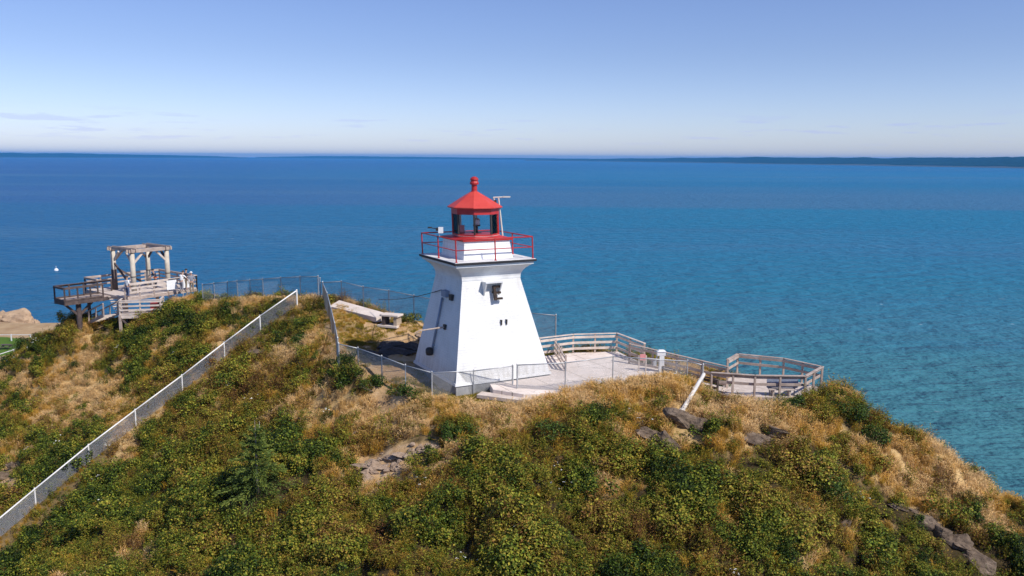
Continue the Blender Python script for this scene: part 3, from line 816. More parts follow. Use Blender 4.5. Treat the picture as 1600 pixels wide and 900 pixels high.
# ------------------------------------------------------------------ paving
def mat_terrace():
    m, n, l, b, o = new_mat('terrace_concrete')
    f = ntex(n, l, 0.8, 7, 0.65); g = ntex(n, l, 6.0, 6, 0.7)
    col = ramp(n, l, f, [(0.32, (0.60, 0.505, 0.44)), (0.66, (0.80, 0.70, 0.63))])
    tc = n.new('ShaderNodeTexCoord'); mp = n.new('ShaderNodeMapping'); mp.inputs['Rotation'].default_value = (0, 0, -YAW); l.new(tc.outputs['Object'], mp.inputs['Vector'])
    sp = n.new('ShaderNodeSeparateXYZ'); l.new(mp.outputs[0], sp.inputs[0])
    js = []
    for ax in ('X', 'Y'):
        fr = mmath(n, l, 'FRACT', mmath(n, l, 'ADD', mmath(n, l, 'DIVIDE', sp.outputs[ax], 2.3), 50.37))
        js.append(mmath(n, l, 'LESS_THAN', fr, 0.016))
    j = mmath(n, l, 'MAXIMUM', js[0], js[1])
    col = mixc(n, l, mmath(n, l, 'MULTIPLY', j, 0.75), col, (0.16, 0.13, 0.10))
    vo = n.new('ShaderNodeTexVoronoi'); vo.feature = 'DISTANCE_TO_EDGE'; vo.inputs['Scale'].default_value = 0.42; 
    wv = n.new('ShaderNodeVectorMath'); wv.operation = 'ADD'; l.new(tc.outputs['Object'], wv.inputs[0])
    nz = n.new('ShaderNodeTexNoise'); nz.inputs['Scale'].default_value = 1.6; nz.inputs['Detail'].default_value = 6; l.new(tc.outputs['Object'], nz.inputs['Vector']); l.new(nz.outputs['Color'], wv.inputs[1]); l.new(wv.outputs[0], vo.inputs['Vector'])
    crack = mmath(n, l, 'MULTIPLY', mmath(n, l, 'LESS_THAN', vo.outputs['Distance'], 0.007), maprange(n, l, f, 0.42, 0.55))
    col = mixc(n, l, mmath(n, l, 'MULTIPLY', crack, 0.7), col, (0.20, 0.17, 0.13))
    st = ntex(n, l, 1.9, 6, 0.7)
    col = mixc(n, l, mmath(n, l, 'MULTIPLY', maprange(n, l, st, 0.55, 0.75), 0.4), col, (0.38, 0.30, 0.22))
    l.new(col, b.inputs['Base Color']); b.inputs['Roughness'].default_value = 0.9
    bump(n, l, b, g, 0.3, 0.01)
    return m
M['terrace'] = mat_terrace()
def make_pad():
    mb = MB(); mb.slab(PAD, -0.5, 0.34)
    o = mb.build('concrete_terrace', M['terrace'], bevel=0.02)
    tag(o, 'pale concrete terrace in front of the lighthouse', 'terrace', kind='structure')
    # low step at its left edge
    a, b = Vector((-1.6, 39.72, 0)), Vector((0.62, 38.78, 0))
    d = (b - a).normalized(); nrm = Vector((-d.y, d.x, 0))
    q = MB(); q.bar(a + nrm * 0.05 + Vector((0, 0, .06)), b + nrm * .05 + Vector((0, 0, .06)), 0.62, 0.18)
    s = q.build('timber_step', M['timber_pale'], bevel=0.01)
    tag(s, 'low pale step along the left edge of the terrace', 'step')
    # slab walkway up by the far fence
    P = [atY(*p) for p in [(515, 481, 55.8), (588, 499, 52.2), (610, 494, 53.2), (530, 471.5, 57.4)]]
    zz = [p.z + 0.12 for p in P]
    q = MB(); q.slab([(p.x, p.y) for p in P], [z - 0.32 for z in zz], zz)
    w = q.build('walkway', M['concrete'], bevel=0.01)
    tag(w, 'pale slab walkway leading up to the fence corner', 'walkway', kind='structure')
make_pad()

# ------------------------------------------------------------------ chain-link fences
def chain_fence(label, pts, height, mat='galv', wire=0.0035, spacing=0.055, post_r=0.032, rail_r=0.026, mesh_h=None, sink=0.25, mesh_mat=None, group='chain-link fences', tall=()):
    """pts: ground points"""
    root = empty('chain_link_fence', tuple(pts[0]), label, 'fence', group)
    up = Vector((0, 0, 1))
    for i, p in enumerate(pts):
        q = MB(); hh = height + (0.3 if i in tall else 0)
        rr = post_r * (1.35 if i in (0, len(pts) - 1) or i in tall else 1.0)
        q.tube(p - up * sink, p + up * (hh + 0.03), rr, None, 8)
        q.lathe(p + up * (hh + 0.03), [(rr * 1.15, 0), (rr * 1.15, 0.02), (rr * 0.6, 0.06), (0.005, 0.07)], 8)
        q.build('post', M[mat], root, smooth=False)
    q = MB()
    for a, b in zip(pts[:-1], pts[1:]): q.tube(a + up * height, b + up * height, rail_r, None, 8)
    q.build('top_rail', M[mat], root, smooth=True)
    V = []; Fc = []
    mh = mesh_h or height - 0.02
    for a, b in zip(pts[:-1], pts[1:]):
        dv = b - a; L = Vector((dv.x, dv.y, 0)).length
        dirv = dv / L
        nrm = Vector((-dv.y, dv.x, 0)).normalized()
        ks = np.arange(-mh, L, spacing)
        for sgn in (0, 1):
            for k in ks:
                s0, s1 = k, k + mh; t0, t1 = 0.0, mh
                if s0 < 0: t0 = -s0; s0 = 0
                if s1 > L: t1 = mh - (s1 - L); s1 = L
                if s1 - s0 < 0.02: continue
                if sgn: s0, s1 = L - s0, L - s1
                A = a + dirv * s0 + up * t0; B = a + dirv * s1 + up * t1
                n0 = len(V)
                pd = (B - A).normalized().cross(nrm) * wire
                off = nrm * wire * (0.6 if sgn else -0.6)
                o3 = [pd + off, -pd + off, off + nrm * wire * 1.2]
                V += [A + o for o in o3] + [B + o for o in o3]
                Fc += [(n0, n0 + 1, n0 + 4, n0 + 3), (n0 + 1, n0 + 2, n0 + 5, n0 + 4), (n0 + 2, n0, n0 + 3, n0 + 5)]
    q = MB(); q.add(V, Fc); q.build('wire_mesh', M[mesh_mat or mat], root)
    return root
up = Vector((0, 0, 1))
def gp(px, py, z=None, Y=None):
    p = atz(px, py, z) if z is not None else atY(px, py, Y)
    return p
# front fence, left part: from the corner by the track round to the terrace
fr = [gp(530, 571, 0.35), gp(560, 578, 0.2), gp(597, 592, 0.15), gp(634, 607, -0.02), gp(675, 619, -0.12), gp(740, 616, -0.12), gp(801, 608, 0.1)]
chain_fence('grey chain-link fence curving past the shaded side of the lighthouse', fr, 1.2, 'galv')
fr2 = [gp(808, 614, 0.10), gp(883, 611, 0.34), gp(957, 600, 0.36), Vector((8.9, 41.0, 0.1)), Vector((9.6, 40.6, 0.0))]
chain_fence('grey chain-link fence in front of the concrete terrace', fr2, 1.42, 'galv')
# side fence climbing from the corner to the top of the hill
sf = [gp(530, 571, 0.35) + Vector((-.06, .05, 0)), gp(524, 545, Y=47.5), gp(518, 518, Y=51), gp(512, 493, Y=54.5), gp(505, 474, Y=58.2)]
chain_fence('grey chain-link fence running uphill seen nearly end on', sf, 1.5, 'galv')
# far fence behind the path to the back of the tower
ff = [gp(501, 474, Y=58.4), gp(534, 473, Y=57.4), gp(568, 482, Y=56), gp(608, 489, Y=54.2), gp(647, 498, Y=52.4), gp(690, 507, Y=50.8), gp(735, 515, Y=50.0), gp(780, 522, Y=49.6), gp(825, 527, Y=49.3), gp(868, 531, Y=49.0)]
for p in ff[5:]: p.z = max(p.z, -0.1)
chain_fence('grey chain-link fence along the cliff edge behind the lighthouse', ff, 1.5, 'galv_dull', tall=(0,), wire=0.0026)
# ridge fence to the timber deck
rf_ = [gp(498, 472, Y=58.8), gp(470, 473, Y=60), gp(440, 473, Y=61.5), gp(412, 475, Y=62.5), gp(392, 477, Y=63.5), gp(372, 478, Y=64.2), gp(357, 479, Y=65), gp(336, 481, Y=65.6), gp(318, 483, Y=66.2)]
for p, py_ in zip(rf_, (432, 432.5, 434, 436, 437.5, 439, 440.5, 442.5, 445)):
    px_ = 800 + F_PX * ((p - Vector((0, 0, CAM_H))) @ _r) / ((p - Vector((0, 0, CAM_H))) @ _fw)
    p.z = atY(px_, py_, p.y).z - 1.7
chain_fence('grey chain-link fence along the ridge towards the timber deck', rf_, 1.7, 'galv_dull', wire=0.0026, sink=0.9)
# sloping white-railed fence
sl = [p.copy() for p in FBASE]
chain_fence('pale chain-link fence with white top rail running down the left slope', sl, 1.02, 'white_rail', wire=0.0040, spacing=0.05, post_r=0.04, rail_r=0.045, mesh_mat='galv_dull')

# ------------------------------------------------------------------ timber rails
def timber_railing(label, base, height=1.1, rails=(0.35, 0.68, 1.0), mats=('timber', 'timber_pale'), cat='railing', subdiv=1.6, cap=True, parent=None, posts_at=None):
    root = parent or empty('timber_railing', tuple(base[0]), label, cat, 'weathered timber railings')
    for i, (a, b) in enumerate(zip(base[:-1], base[1:])):
        L = (b - a).length; k = max(1, round(L / subdiv))
        for j in range(k + (1 if i == len(base) - 2 else 0)):
            p = a.lerp(b, j / k); q = MB()
            q.box(p + up * (height / 2 - 0.2), (0.10, 0.10, height + 0.4 - 0.02))
            q.build('post', M[mats[0]], root, bevel=0.008)
        q = MB()
        d = (b - a).normalized(); nrm = Vector((-d.y, d.x, 0))
        for h in rails:
            q.bar(a + up * h - nrm * 0.07, b + up * h - nrm * 0.07, 0.04, 0.14)
        q.build('rail', M[mats[1]], root, bevel=0.006)
        if cap:
            q = MB(); q.bar(a + up * height - d * 0.03, b + up * height + d * 0.03, 0.16, 0.045); q.build('cap_rail', M[mats[1]], root, bevel=0.006)
    return root
z0 = 0.34
back = [Vector((1.6, 46.5, z0)), Vector((3.6, 47.6, z0)), Vector((6.2, 48.0, z0)), Vector((7.4, 45.3, z0))]
timber_railing('grey timber railing round the back of the concrete terrace', back, 1.12, (0.28, 0.62, 0.95))
timber_railing('short timber railing beside the lighthouse wall', [Vector((2.55, 46.7, z0)), Vector((2.75, 44.9, z0)), Vector((2.9, 43.4, z0 - 0.1))], 1.0, (0.25, 0.55, 0.85), subdiv=1.2, cap=False)
# ramp: deck, far rail, near rail
ra, rb = Vector((6.9, 44.9, 0.30)), Vector((11.2, 41.95, -0.12))
d = (rb - ra).normalized(); nr = Vector((d.y, -d.x, 0)).normalized()
def make_ramp():
    root = empty('timber_ramp', tuple(ra), 'timber ramp descending from the terrace to the lookout', 'ramp')
    k = 26
    q = MB()
    for i in range(k):
        a = ra.lerp(rb, (i + .5) / k)
        q.bar(a, a + nr * 1.35, (rb - ra).length / k - 0.012, 0.04)
    q.build('ramp_boards', M['timber_pale'], root)
    q = MB(); q.bar(ra - up * 0.12, rb - up * 0.12, 0.08, 0.2); q.bar(ra - up * 0.12 + nr * 1.3, rb - up * 0.12 + nr * 1.3, 0.08, 0.2); q.build('beam', M['timber'], root)
    timber_railing(None, [ra + Vector((-.35, .25, .03)), rb], 1.12, (0.18, 0.58, 0.98), ('timber', 'timber'), parent=root, subdiv=1.5)
    a2, b2 = ra.lerp(rb, 0.42) + nr * 1.35, rb + nr * 1.35
    timber_railing(None, [a2, b2], 0.72, (0.28, 0.6), ('timber_dark', 'timber_dark'), parent=root, subdiv=1.5)
make_ramp()
LOOK_POLY = []
def make_lookout():
    zf = -0.14
    tp = [(1137, 562), (1153, 553), (1225, 560), (1285, 573), (1259, 587.5), (1180, 586.5)]
    P = [atz(px, py, zf + 1.1) for px, py in tp]
    P = [Vector((p.x, p.y, zf)) for p in P]
    n_in = rb + nr * 1.35; n_in.z = zf
    root = empty('lookout_platform', tuple(P[3]), 'angular timber lookout platform at the right end of the hill', 'platform')
    poly = P + [n_in]
    # counter-clockwise
    ar = sum(poly[i].x * poly[(i + 1) % len(poly)].y - poly[(i + 1) % len(poly)].x * poly[i].y for i in range(len(poly)))
    pl = [(p.x, p.y) for p in poly]
    LOOK_POLY.extend(pl)
    if ar < 0: pl = pl[::-1]
    q = MB(); q.slab(pl, zf - 0.05, zf); q.build('deck', M['timber_pale'], root)
    q = MB()
    for a, b in zip(poly, poly[1:] + poly[:1]): q.bar(a - up * 0.18, b - up * 0.18, 0.06, 0.24)
    q.build('deck_rim', M['timber'], root)
    for p in poly:
        q = MB(); q.box(p - up * 1.0, (0.14, 0.14, 1.7)); q.build('support_post', M['timber'], root)
    timber_railing(None, P + [n_in + Vector((-.3, .1, 0))], 1.1, (0.62, 0.98), ('timber', 'timber'), parent=root, subdiv=1.35)
    q = MB(); a, b = P[4] + Vector((-.15, .25, 0)), P[5] + Vector((.15, .3, 0)); m = (a + b) / 2
    q.bar(a.lerp(b, .15) + up * 0.36, a.lerp(b, .72) + up * 0.36, 0.5, 0.05); q.box(a.lerp(b, .25) + up * .16, (0.08, .4, .34)); q.box(a.lerp(b, .62) + up * .16, (0.08, .4, .34))
    bn = q.build('lookout_bench', M['timber_pale'])
    tag(bn, 'low timber bench on the lookout platform', 'bench')
    q = MB(); dd = (b - a).normalized(); sn = Vector((-dd.y, dd.x, 0))
    q.box(a.lerp(b, .40) + up * 0.62 + sn * (-0.06), (1.55, 0.04, 0.44), (dd, sn, up)); 
    ip = empty('information_panel', tuple(a.lerp(b, .4)), 'blue-grey information panel on the lookout platform', 'sign')
    q.build('panel', M['panel_blue'], ip)
    for t in (.12, .68):
        q = MB(); pp = a.lerp(b, t) - sn * 0.06; q.box(pp + up * 0.34, (0.05, 0.05, 0.7)); q.build('leg', M['galv_dull'], ip)
make_lookout()

def make_viewer():
    b = atz(1033, 582, 0.30)
    root = empty('viewing_scope', tuple(b), 'white pedestal viewing scope beside the ramp', 'viewer')
    q = MB(); q.slab([(b.x - .32, b.y - .3), (b.x + .35, b.y - .3), (b.x + .35, b.y + .3), (b.x - .32, b.y + .3)], b.z - 0.2, b.z + 0.06); q.build('base_plinth', M['concrete'], root)
    q = MB(); q.rings([[b + Vector((sx * w, sy * w, z)) for sx, sy in ((-1, -1), (1, -1), (1, 1), (-1, 1))] for w, z in ((.14, .06), (.12, .95))]); q.build('pedestal', M['white_paint'], root, bevel=0.01)
    q = MB(); q.box(b + Vector((-.03, 0, 1.06)), (.44, .26, .22)); q.rings([[b + Vector((sx * w - .03, sy * w * .7, z)) for sx, sy in ((-1, -1), (1, -1), (1, 1), (-1, 1))] for w, z in ((.24, 1.17), (.12, 1.25))]); q.build('head', M['white_paint'], root)
    q = MB(); q.tube(b + Vector((-.2, .02, .95)), b + Vector((-.36, .02, .55)), 0.04, None, 8); q.box(b + Vector((-.36, 0, .5)), (.16, .2, .2)); q.build('coin_box', M['galv'], root)
make_viewer()
def make_pink_sign():
    b = atz(1003.5, 580, 0.33)
    root = empty('notice_board', tuple(b), 'small pink notice on two thin legs by the ramp', 'sign')
    for s in (-1, 1):
        q = MB(); q.box(b + Vector((s * .19, 0, .42)), (.06, .06, .9)); q.build('leg', M['timber_pale'], root)
    q = MB(); q.box(b + Vector((0, -.045, .78)), (.30, .03, .34)); q.build('board', M['pink'], root)
make_pink_sign()

# small bench by the path
def make_bench():
    b = on_ground(612, 511)
    root = empty('stone_bench', tuple(b), 'squat bench with thick dark ends beside the slab walkway', 'bench')
    d = Vector((0.94, -0.34, 0)).normalized(); s = Vector((-d.y, d.x, 0))
    q = MB(); q.box(b + up * 0.70, (1.30, 0.80, 0.12), (d, s, up)); q.build('seat', M['concrete'], root, bevel=0.02)
    for t in (-.42, .42):
        q = MB(); q.box(b + d * t + up * 0.33, (0.22, 0.66, 0.64), (d, s, up)); q.build('leg', M['timber_dark'] if t < 0 else M['concrete_edge'], root)
    q = MB(); q.box(b + d * -0.1 + up * 0.02, (1.4, 0.95, 0.12), (d, s, up)); q.build('foot_slab', M['concrete'], root)
make_bench()

# cable from the fence to the tower wall
def make_cable():
    a = atY(592, 468, 53.5); e = tw(-1.95, 0.35, 4.75); pts = []
    for i in range(15):
        t = i / 14; p = a.lerp(e, t); p.z -= 0.5 * 4 * t * (1 - t) * 0.35; pts.append(p)
    q = MB(); q.path(pts, 0.02, 6); o = q.build('cable', M['dark_metal'], smooth=True)
    tag(o, 'thin dark cable sagging from the fence to the tower wall', 'cable')
make_cable()

# ------------------------------------------------------------------ fallen pole
def make_pole():
    top = atY(1100, 584, 39.2); bot = atY(1056, 658, 36.9)
    d = (bot - top)
    root = empty('fallen_pole', tuple(bot), 'bleached wooden pole lying down the slope below the ramp', 'pole')
    m1 = top + d * 0.72
    q = MB(); n = 10; rings = []
    ax = d.normalized(); a = ax.cross(up).normalized(); b = ax.cross(a)
    for k in range(13):
        t = k / 12; c = top + d * t * 0.86
        r = 0.085 + 0.03 * t + 0.012 * mnoise.noise(Vector((k * .7, 3, 1)))
        c = c + a * 0.03 * mnoise.noise(Vector((k * .5, 9, 2)))
        rings.append([c + a * (r * cos(2 * pi * i / n)) + b * (r * sin(2 * pi * i / n)) for i in range(n)])
    q.rings(rings); q.build('shaft', M['driftwood'], root, smooth=True)
    q = MB()
    for sgn, L in ((-1, 1.0), (1, 0.93)):
        q.bar(top + d * 0.76 + a * sgn * 0.07, top + d * L + a * sgn * 0.12 - up * 0.02, 0.11, 0.15)
    q.build('split_end', M['driftwood'], root, bevel=0.02)
    q = MB(); q.tube(top + d * 0.36 + b * 0.02, top + d * 0.36 + a * 0.02 - b * 0.22, 0.05, 0.02, 8); q.build('knot', M['driftwood'], root)
make_pole()
POLE_CLEAR = [(atY(1056, 658, 36.9).lerp(atY(1100, 584, 39.2), t_ / 6)) for t_ in range(7)]

# ------------------------------------------------------------------ rocks
def rock_mesh(mb, c, size, seed, planes=14, rot=0.0, tilt=0.0):
    rr = random.Random(seed)
    bm = bmesh.new(); bmesh.ops.create_icosphere(bm, subdivisions=4, radius=1.0)
    pl = []
    for k in range(planes):
        v = Vector((rr.gauss(0, 1), rr.gauss(0, 1), rr.gauss(0, 0.8))).normalized(); pl.append((v, rr.uniform(0.34, 0.72)))
    Rm = Matrix.Rotation(rot, 3, 'Z') @ Matrix.Rotation(tilt, 3, 'Y')
    vs = []
    for v in bm.verts:
        p = v.co.copy()
        for nrm, dd in pl:
            e = p.dot(nrm) - dd
            if e > 0: p -= nrm * e * 0.985
        q0 = p + Vector((seed * 1.7, seed, 0))
        stp = mnoise.noise(Vector((q0.x * .8, q0.y * .8, q0.z * 7)))
        p += p.normalized() * (0.11 * mnoise.noise(q0 * 2.6) + 0.06 * stp + 0.05 * mnoise.noise(q0 * 7) + .025 * mnoise.noise(q0 * 15))
        p *= 1.5
        p = Vector((p.x * size[0], p.y * size[1], p.z * size[2]))
        vs.append(Vector(c) + Rm @ p)
    bm.verts.index_update()
    mb.add(vs, [[v.index for v in f.verts] for f in bm.faces]); bm.free()
def rock(name, label, blobs, mat='rock', group='rocks on the hillside', cat='rock'):
    mb = MB()
    for i, (c, s, rot, tilt) in enumerate(blobs): rock_mesh(mb, c, s, hash(label) % 97 * 0 + len(label) * 7 + i * 13, 22, rot, tilt)
    o = mb.build(name, M[mat], smooth=False); tag(o, label, cat, group)
    return o
def G(px, py): return on_ground(px, py)
EXCL = []   # (x, y, radius) kept free of tall plants
for p_ in POLE_CLEAR: EXCL.append((p_.x, p_.y, .2, 0, 0)); EXCL.append((p_.x - .05, p_.y - .4, .25, 0, 0))
def rk(name, label, items, mat='rock', clear=1.0):
    bl = []
    for (px, py, sx, sy, sz, rot, tilt) in items:
        g = G(px, py); bl.append((g - up * sz * 0.10, (sx, sy, sz), rot, tilt)); EXCL.append((g.x, g.y - 0.3, max(sx, sy) * clear * .72, px, py))
    return rock(name, label, bl, mat)
rk('boulder', 'pair of pale grey boulders above the spruce', [(443, 688, .30, .3, .42, .3, .2), (459, 685, .36, .3, .42, 1.2, -.15), (434, 682, .2, .2, .2, .5, 0)], 'rock_pale', 1.4)
rk('boulder', 'single small pale stone in dry grass right of the boulder pair', [(553, 681, .22, .18, .2, 1, 0)], 'rock_pale', 1.6)
_rr = random.Random(3)
_sc = [(592, 732, 1.1, .35, .04, .1, .1), (640, 716, 1.1, .35, .04, -.3, .15)]
for _i in range(46):
    _a = _rr.random(); _px = 560 + 118 * _a + _rr.gauss(0, 12); _py = 738 - 36 * _a + _rr.gauss(0, 9); _s = _rr.uniform(.08, .26)
    _sc.append((_px, _py, _s * _rr.uniform(1, 2.2), _s * 1.1, _s * _rr.uniform(.5, .9), _rr.uniform(-.4, .5), _rr.uniform(-.1, .35)))
rk('rock_outcrop', 'crumbling pale rock patch in the middle of the slope', _sc, 'rock_pale', 1.3)
rk('rock_outcrop', 'grey slab under the lower end of the fallen pole', [(1072, 664, .85, .5, .50, -.35, .28), (1090, 672, .5, .45, .4, .2, .3)], 'rock', 1.1)
rk('rock_outcrop', 'overhanging dark rock left of the fallen pole', [(1016, 682, .8, .5, .42, -.3, .3), (1040, 692, .75, .5, .52, -.4, .3)], 'rock', 1.1)
rk('rock_outcrop', 'broken grey rock below the lookout platform', [(1172, 684, .6, .42, .36, -.3, .2), (1193, 692, .6, .42, .46, .4, .25), (1210, 677, .6, .4, .32, -.2, .2)], 'rock', 1.05)
rk('rock_outcrop', 'long brown rock rib at the lower right of the slope', [(1445, 820, .6, .36, .40, -.4, .4), (1468, 834, .7, .42, .46, -.5, .45), (1493, 851, .7, .42, .44, -.5, .45), (1518, 871, .7, .42, .44, -.5, .45), (1538, 893, .6, .40, .4, -.5, .45)], 'rock', 1.5)
rk('rock_outcrop', 'thin rock ledge left of the brown rock rib', [(1402, 793, .45, .22, .16, -.3, .3), (1425, 800, .35, .2, .14, -.3, .3)], 'rock', 1.1)
rk('rock_outcrop', 'small tilted ledge in the shrubs at lower right', [(1322, 820, .35, .2, .16, .7, -.2)], 'rock', 1.2)
rk('rock_outcrop', 'dark flat ledges below the hilltop beside the sloping fence', [(420, 549, 1.0, .45, .2, .25, -.12), (437, 545, .8, .4, .2, .2, -.12), (403, 552, .8, .4, .2, .2, -.1)], 'rock', 1.05)
rk('boulder', 'flat pale stone in grass near the top of the track', [(468, 524, .6, .3, .14, .1, 0)], 'rock_pale', 1.2)
rk('rock_outcrop', 'tan eroded rock at the left edge of the photo', [(8, 745, .6, .5, .45, .4, .2), (22, 728, .5, .4, .3, .2, .2), (12, 775, .5, .4, .3, 0, .1)], 'rock', 1.1)
rk('rock_outcrop', 'dark rock hollow in the tower shadow beside its base', [(596, 560, 1.1, .8, .34, .3, .1), (618, 552, 1.2, .9, .42, -.2, -.1), (642, 546, .9, .8, .5, .5, .1), (584, 557, 1.0, .6, .28, .1, .1), (612, 543, 1.3, .9, .34, .1, .1)], 'shadow_rock', .9)  # rocks added and coloured dark to stand in for the cast shadow
rk('boulder', 'small brown rock at the edge of the tower shadow', [(664, 533, .35, .3, .2, .3, 0), (655, 527, .25, .25, .15, .8, 0)], 'rock_pale', 1.0)

# ------------------------------------------------------------------ vegetation
def mat_leaf(name, ramp_stops, trans=0.35, rough=0.5, attr='tint', spread=1.0, shade=0.9, soft=0.0):
    m, n, l, b, o = new_mat(name)
    a = n.new('ShaderNodeAttribute'); a.attribute_type = 'INSTANCER'; a.attribute_name = attr
    a2 = n.new('ShaderNodeAttribute'); a2.attribute_type = 'GEOMETRY'; a2.attribute_name = 'leaf_var'
    f = mmath(n, l, 'ADD', a.outputs['Fac'], mmath(n, l, 'MULTIPLY', mmath(n, l, 'SUBTRACT', a2.outputs['Fac'], 0.5), 0.30 * spread), True)
    c = ramp(n, l, f, ramp_stops)
    # each leaf or blade has its own shade
    hs = mmath(n, l, 'FRACT', mmath(n, l, 'MULTIPLY', a2.outputs['Fac'], 37.0))
    vv = mmath(n, l, 'ADD', 1.0 - 0.6 * shade, mmath(n, l, 'MULTIPLY', hs, 1.2 * shade))
    hv = n.new('ShaderNodeHueSaturation'); l.new(vv, hv.inputs['Value']); l.new(c, hv.inputs['Color']); c = hv.outputs['Color']
    if soft > 0:
        ge = n.new('ShaderNodeNewGeometry')
        s1 = n.new('ShaderNodeVectorMath'); s1.operation = 'SCALE'; s1.inputs['Scale'].default_value = 1.0 - soft; l.new(ge.outputs['Normal'], s1.inputs[0])
        s2 = n.new('ShaderNodeVectorMath'); s2.operation = 'ADD'; s2.inputs[1].default_value = (0, 0, soft); l.new(s1.outputs[0], s2.inputs[0])
        s3 = n.new('ShaderNodeVectorMath'); s3.operation = 'NORMALIZE'; l.new(s2.outputs[0], s3.inputs[0]); l.new(s3.outputs[0], b.inputs['Normal'])
    l.new(c, b.inputs['Base Color'])
    b.inputs['Roughness'].default_value = rough
    b.inputs['Specular IOR Level'].default_value = 0.15
    t = n.new('ShaderNodeBsdfTranslucent'); l.new(c, t.inputs['Color'])
    mx = n.new('ShaderNodeMixShader'); mx.inputs[0].default_value = trans
    l.new(b.outputs[0], mx.inputs[1]); l.new(t.outputs[0], mx.inputs[2]); l.new(mx.outputs[0], o.inputs['Surface'])
    return m
# tint 0..1: dark green, mid green, yellow green, olive, brown
M['leaf'] = mat_leaf('leaf', [(0.0, (0.012, 0.024, 0.005)), (0.2, (0.048, 0.084, 0.010)), (0.42, (0.165, 0.190, 0.020)), (0.62, (0.275, 0.220, 0.028)), (0.82, (0.22, 0.120, 0.028)), (1.0, (0.14, 0.062, 0.025))], 0.15, 0.6, 'tint', 1.6, 1.15)
# tint: straw pale .. gold .. greenish
M['grass'] = mat_leaf('grass', [(0.0, (0.86, 0.60, 0.30)), (0.25, (0.78, 0.47, 0.13)), (0.5, (0.62, 0.35, 0.050)), (0.72, (0.40, 0.30, 0.030)), (1.0, (0.15, 0.18, 0.018))], 0.42, 0.6, 'tint', 1.0, 0.35, 0.8)
M['needle'] = mat_leaf('needle', [(0.0, (0.012, 0.030, 0.014)), (0.5, (0.030, 0.062, 0.026)), (1.0, (0.07, 0.11, 0.035))], 0.1, 0.5)
M['bark'] = mat_weathered('bark', (0.09, 0.07, 0.055), (0.22, 0.18, 0.15), 8, 0.9, 0.5)

LIB = bpy.data.collections.new('plant_library')     # never linked to the scene; sources only
def lib_mesh(name, verts, faces, mat, var):
    me = bpy.data.meshes.new(name)
    me.from_pydata(verts, [], faces)
    a = me.attributes.new('leaf_var', 'FLOAT', 'FACE'); a.data.foreach_set('value', var)
    me.materials.append(mat)
    return me
def leaf(vs, fs, var, c, nrm, d, L, w, v):
    nrm = nrm.normalized(); d = (d - nrm * d.dot(nrm)).normalized(); s = nrm.cross(d)
    n0 = len(vs)
    vs += [tuple(c), tuple(c + d * L * .5 + s * w * .5 + nrm * L * .06), tuple(c + d * L - nrm * L * .12), tuple(c + d * L * .5 - s * w * .5 + nrm * L * .06)]
    fs.append((n0, n0 + 1, n0 + 2)); fs.append((n0, n0 + 2, n0 + 3)); var += [v, v]
def shrub_geo(seed, n_leaf=420, R=0.42, H=0.62, leaf_l=(0.034, 0.082), lobes=6, upright=0.5, stems=True):
    r = random.Random(seed); vs, fs, var = [], [], []
    cs = [(Vector((r.gauss(0, R * .5), r.gauss(0, R * .5), H * r.uniform(.35, .78))), r.uniform(.35, .62) * R) for _ in range(lobes)]
    for i in range(n_leaf):
        c, rad = r.choice(cs)
        d = Vector((r.gauss(0, 1), r.gauss(0, 1), r.gauss(0.25, 1))).normalized()
        p = c + d * rad * (0.45 + 0.6 * r.random() ** .6)
        if p.z < 0.02: p.z = 0.02 + r.random() * .1
        nrm = (d * 0.8 + Vector((r.gauss(0, .6), r.gauss(0, .6), upright + r.random() * .7)))
        dr = Vector((r.gauss(0, 1), r.gauss(0, 1), r.gauss(-.1, .4)))
        L = r.uniform(*leaf_l)
        leaf(vs, fs, var, p, nrm, dr, L, L * r.uniform(.55, .8), r.random())
    if stems:
        for c, rad in cs:
            for _ in range(2):
                a = Vector((r.gauss(0, .05), r.gauss(0, .05), -.08)); e = c + Vector((r.gauss(0, .08), r.gauss(0, .08), rad * .6))
                s = Vector((0.008, 0, 0)); n0 = len(vs)
                vs += [tuple(a - s), tuple(a + s), tuple(e)]; fs.append((n0, n0 + 1, n0 + 2)); var.append(1.0)
    return vs, fs, var
def herb_geo(seed, n=16, H=0.6, leaves=13):
    r = random.Random(seed); vs, fs, var = [], [], []
    for k in range(n):
        b = Vector((r.gauss(0, .16), r.gauss(0, .16), -.05)); t = b + Vector((r.gauss(0, .12), r.gauss(0, .12), H * r.uniform(.6, 1.1)))
        s = Vector((0.006, 0.004, 0)); n0 = len(vs)
        vs += [tuple(b - s), tuple(b + s), tuple(t)]; fs.append((n0, n0 + 1, n0 + 2)); var.append(.9)
        for j in range(leaves):
            u_ = r.uniform(.25, 1.0); p = b.lerp(t, u_)
            d = Vector((r.gauss(0, 1), r.gauss(0, 1), r.uniform(-.1, .7)))
            leaf(vs, fs, var, p, Vector((r.gauss(0, .5), r.gauss(0, .5), 1)), d, r.uniform(.05, .11), r.uniform(.018, .04), r.random())
    return vs, fs, var
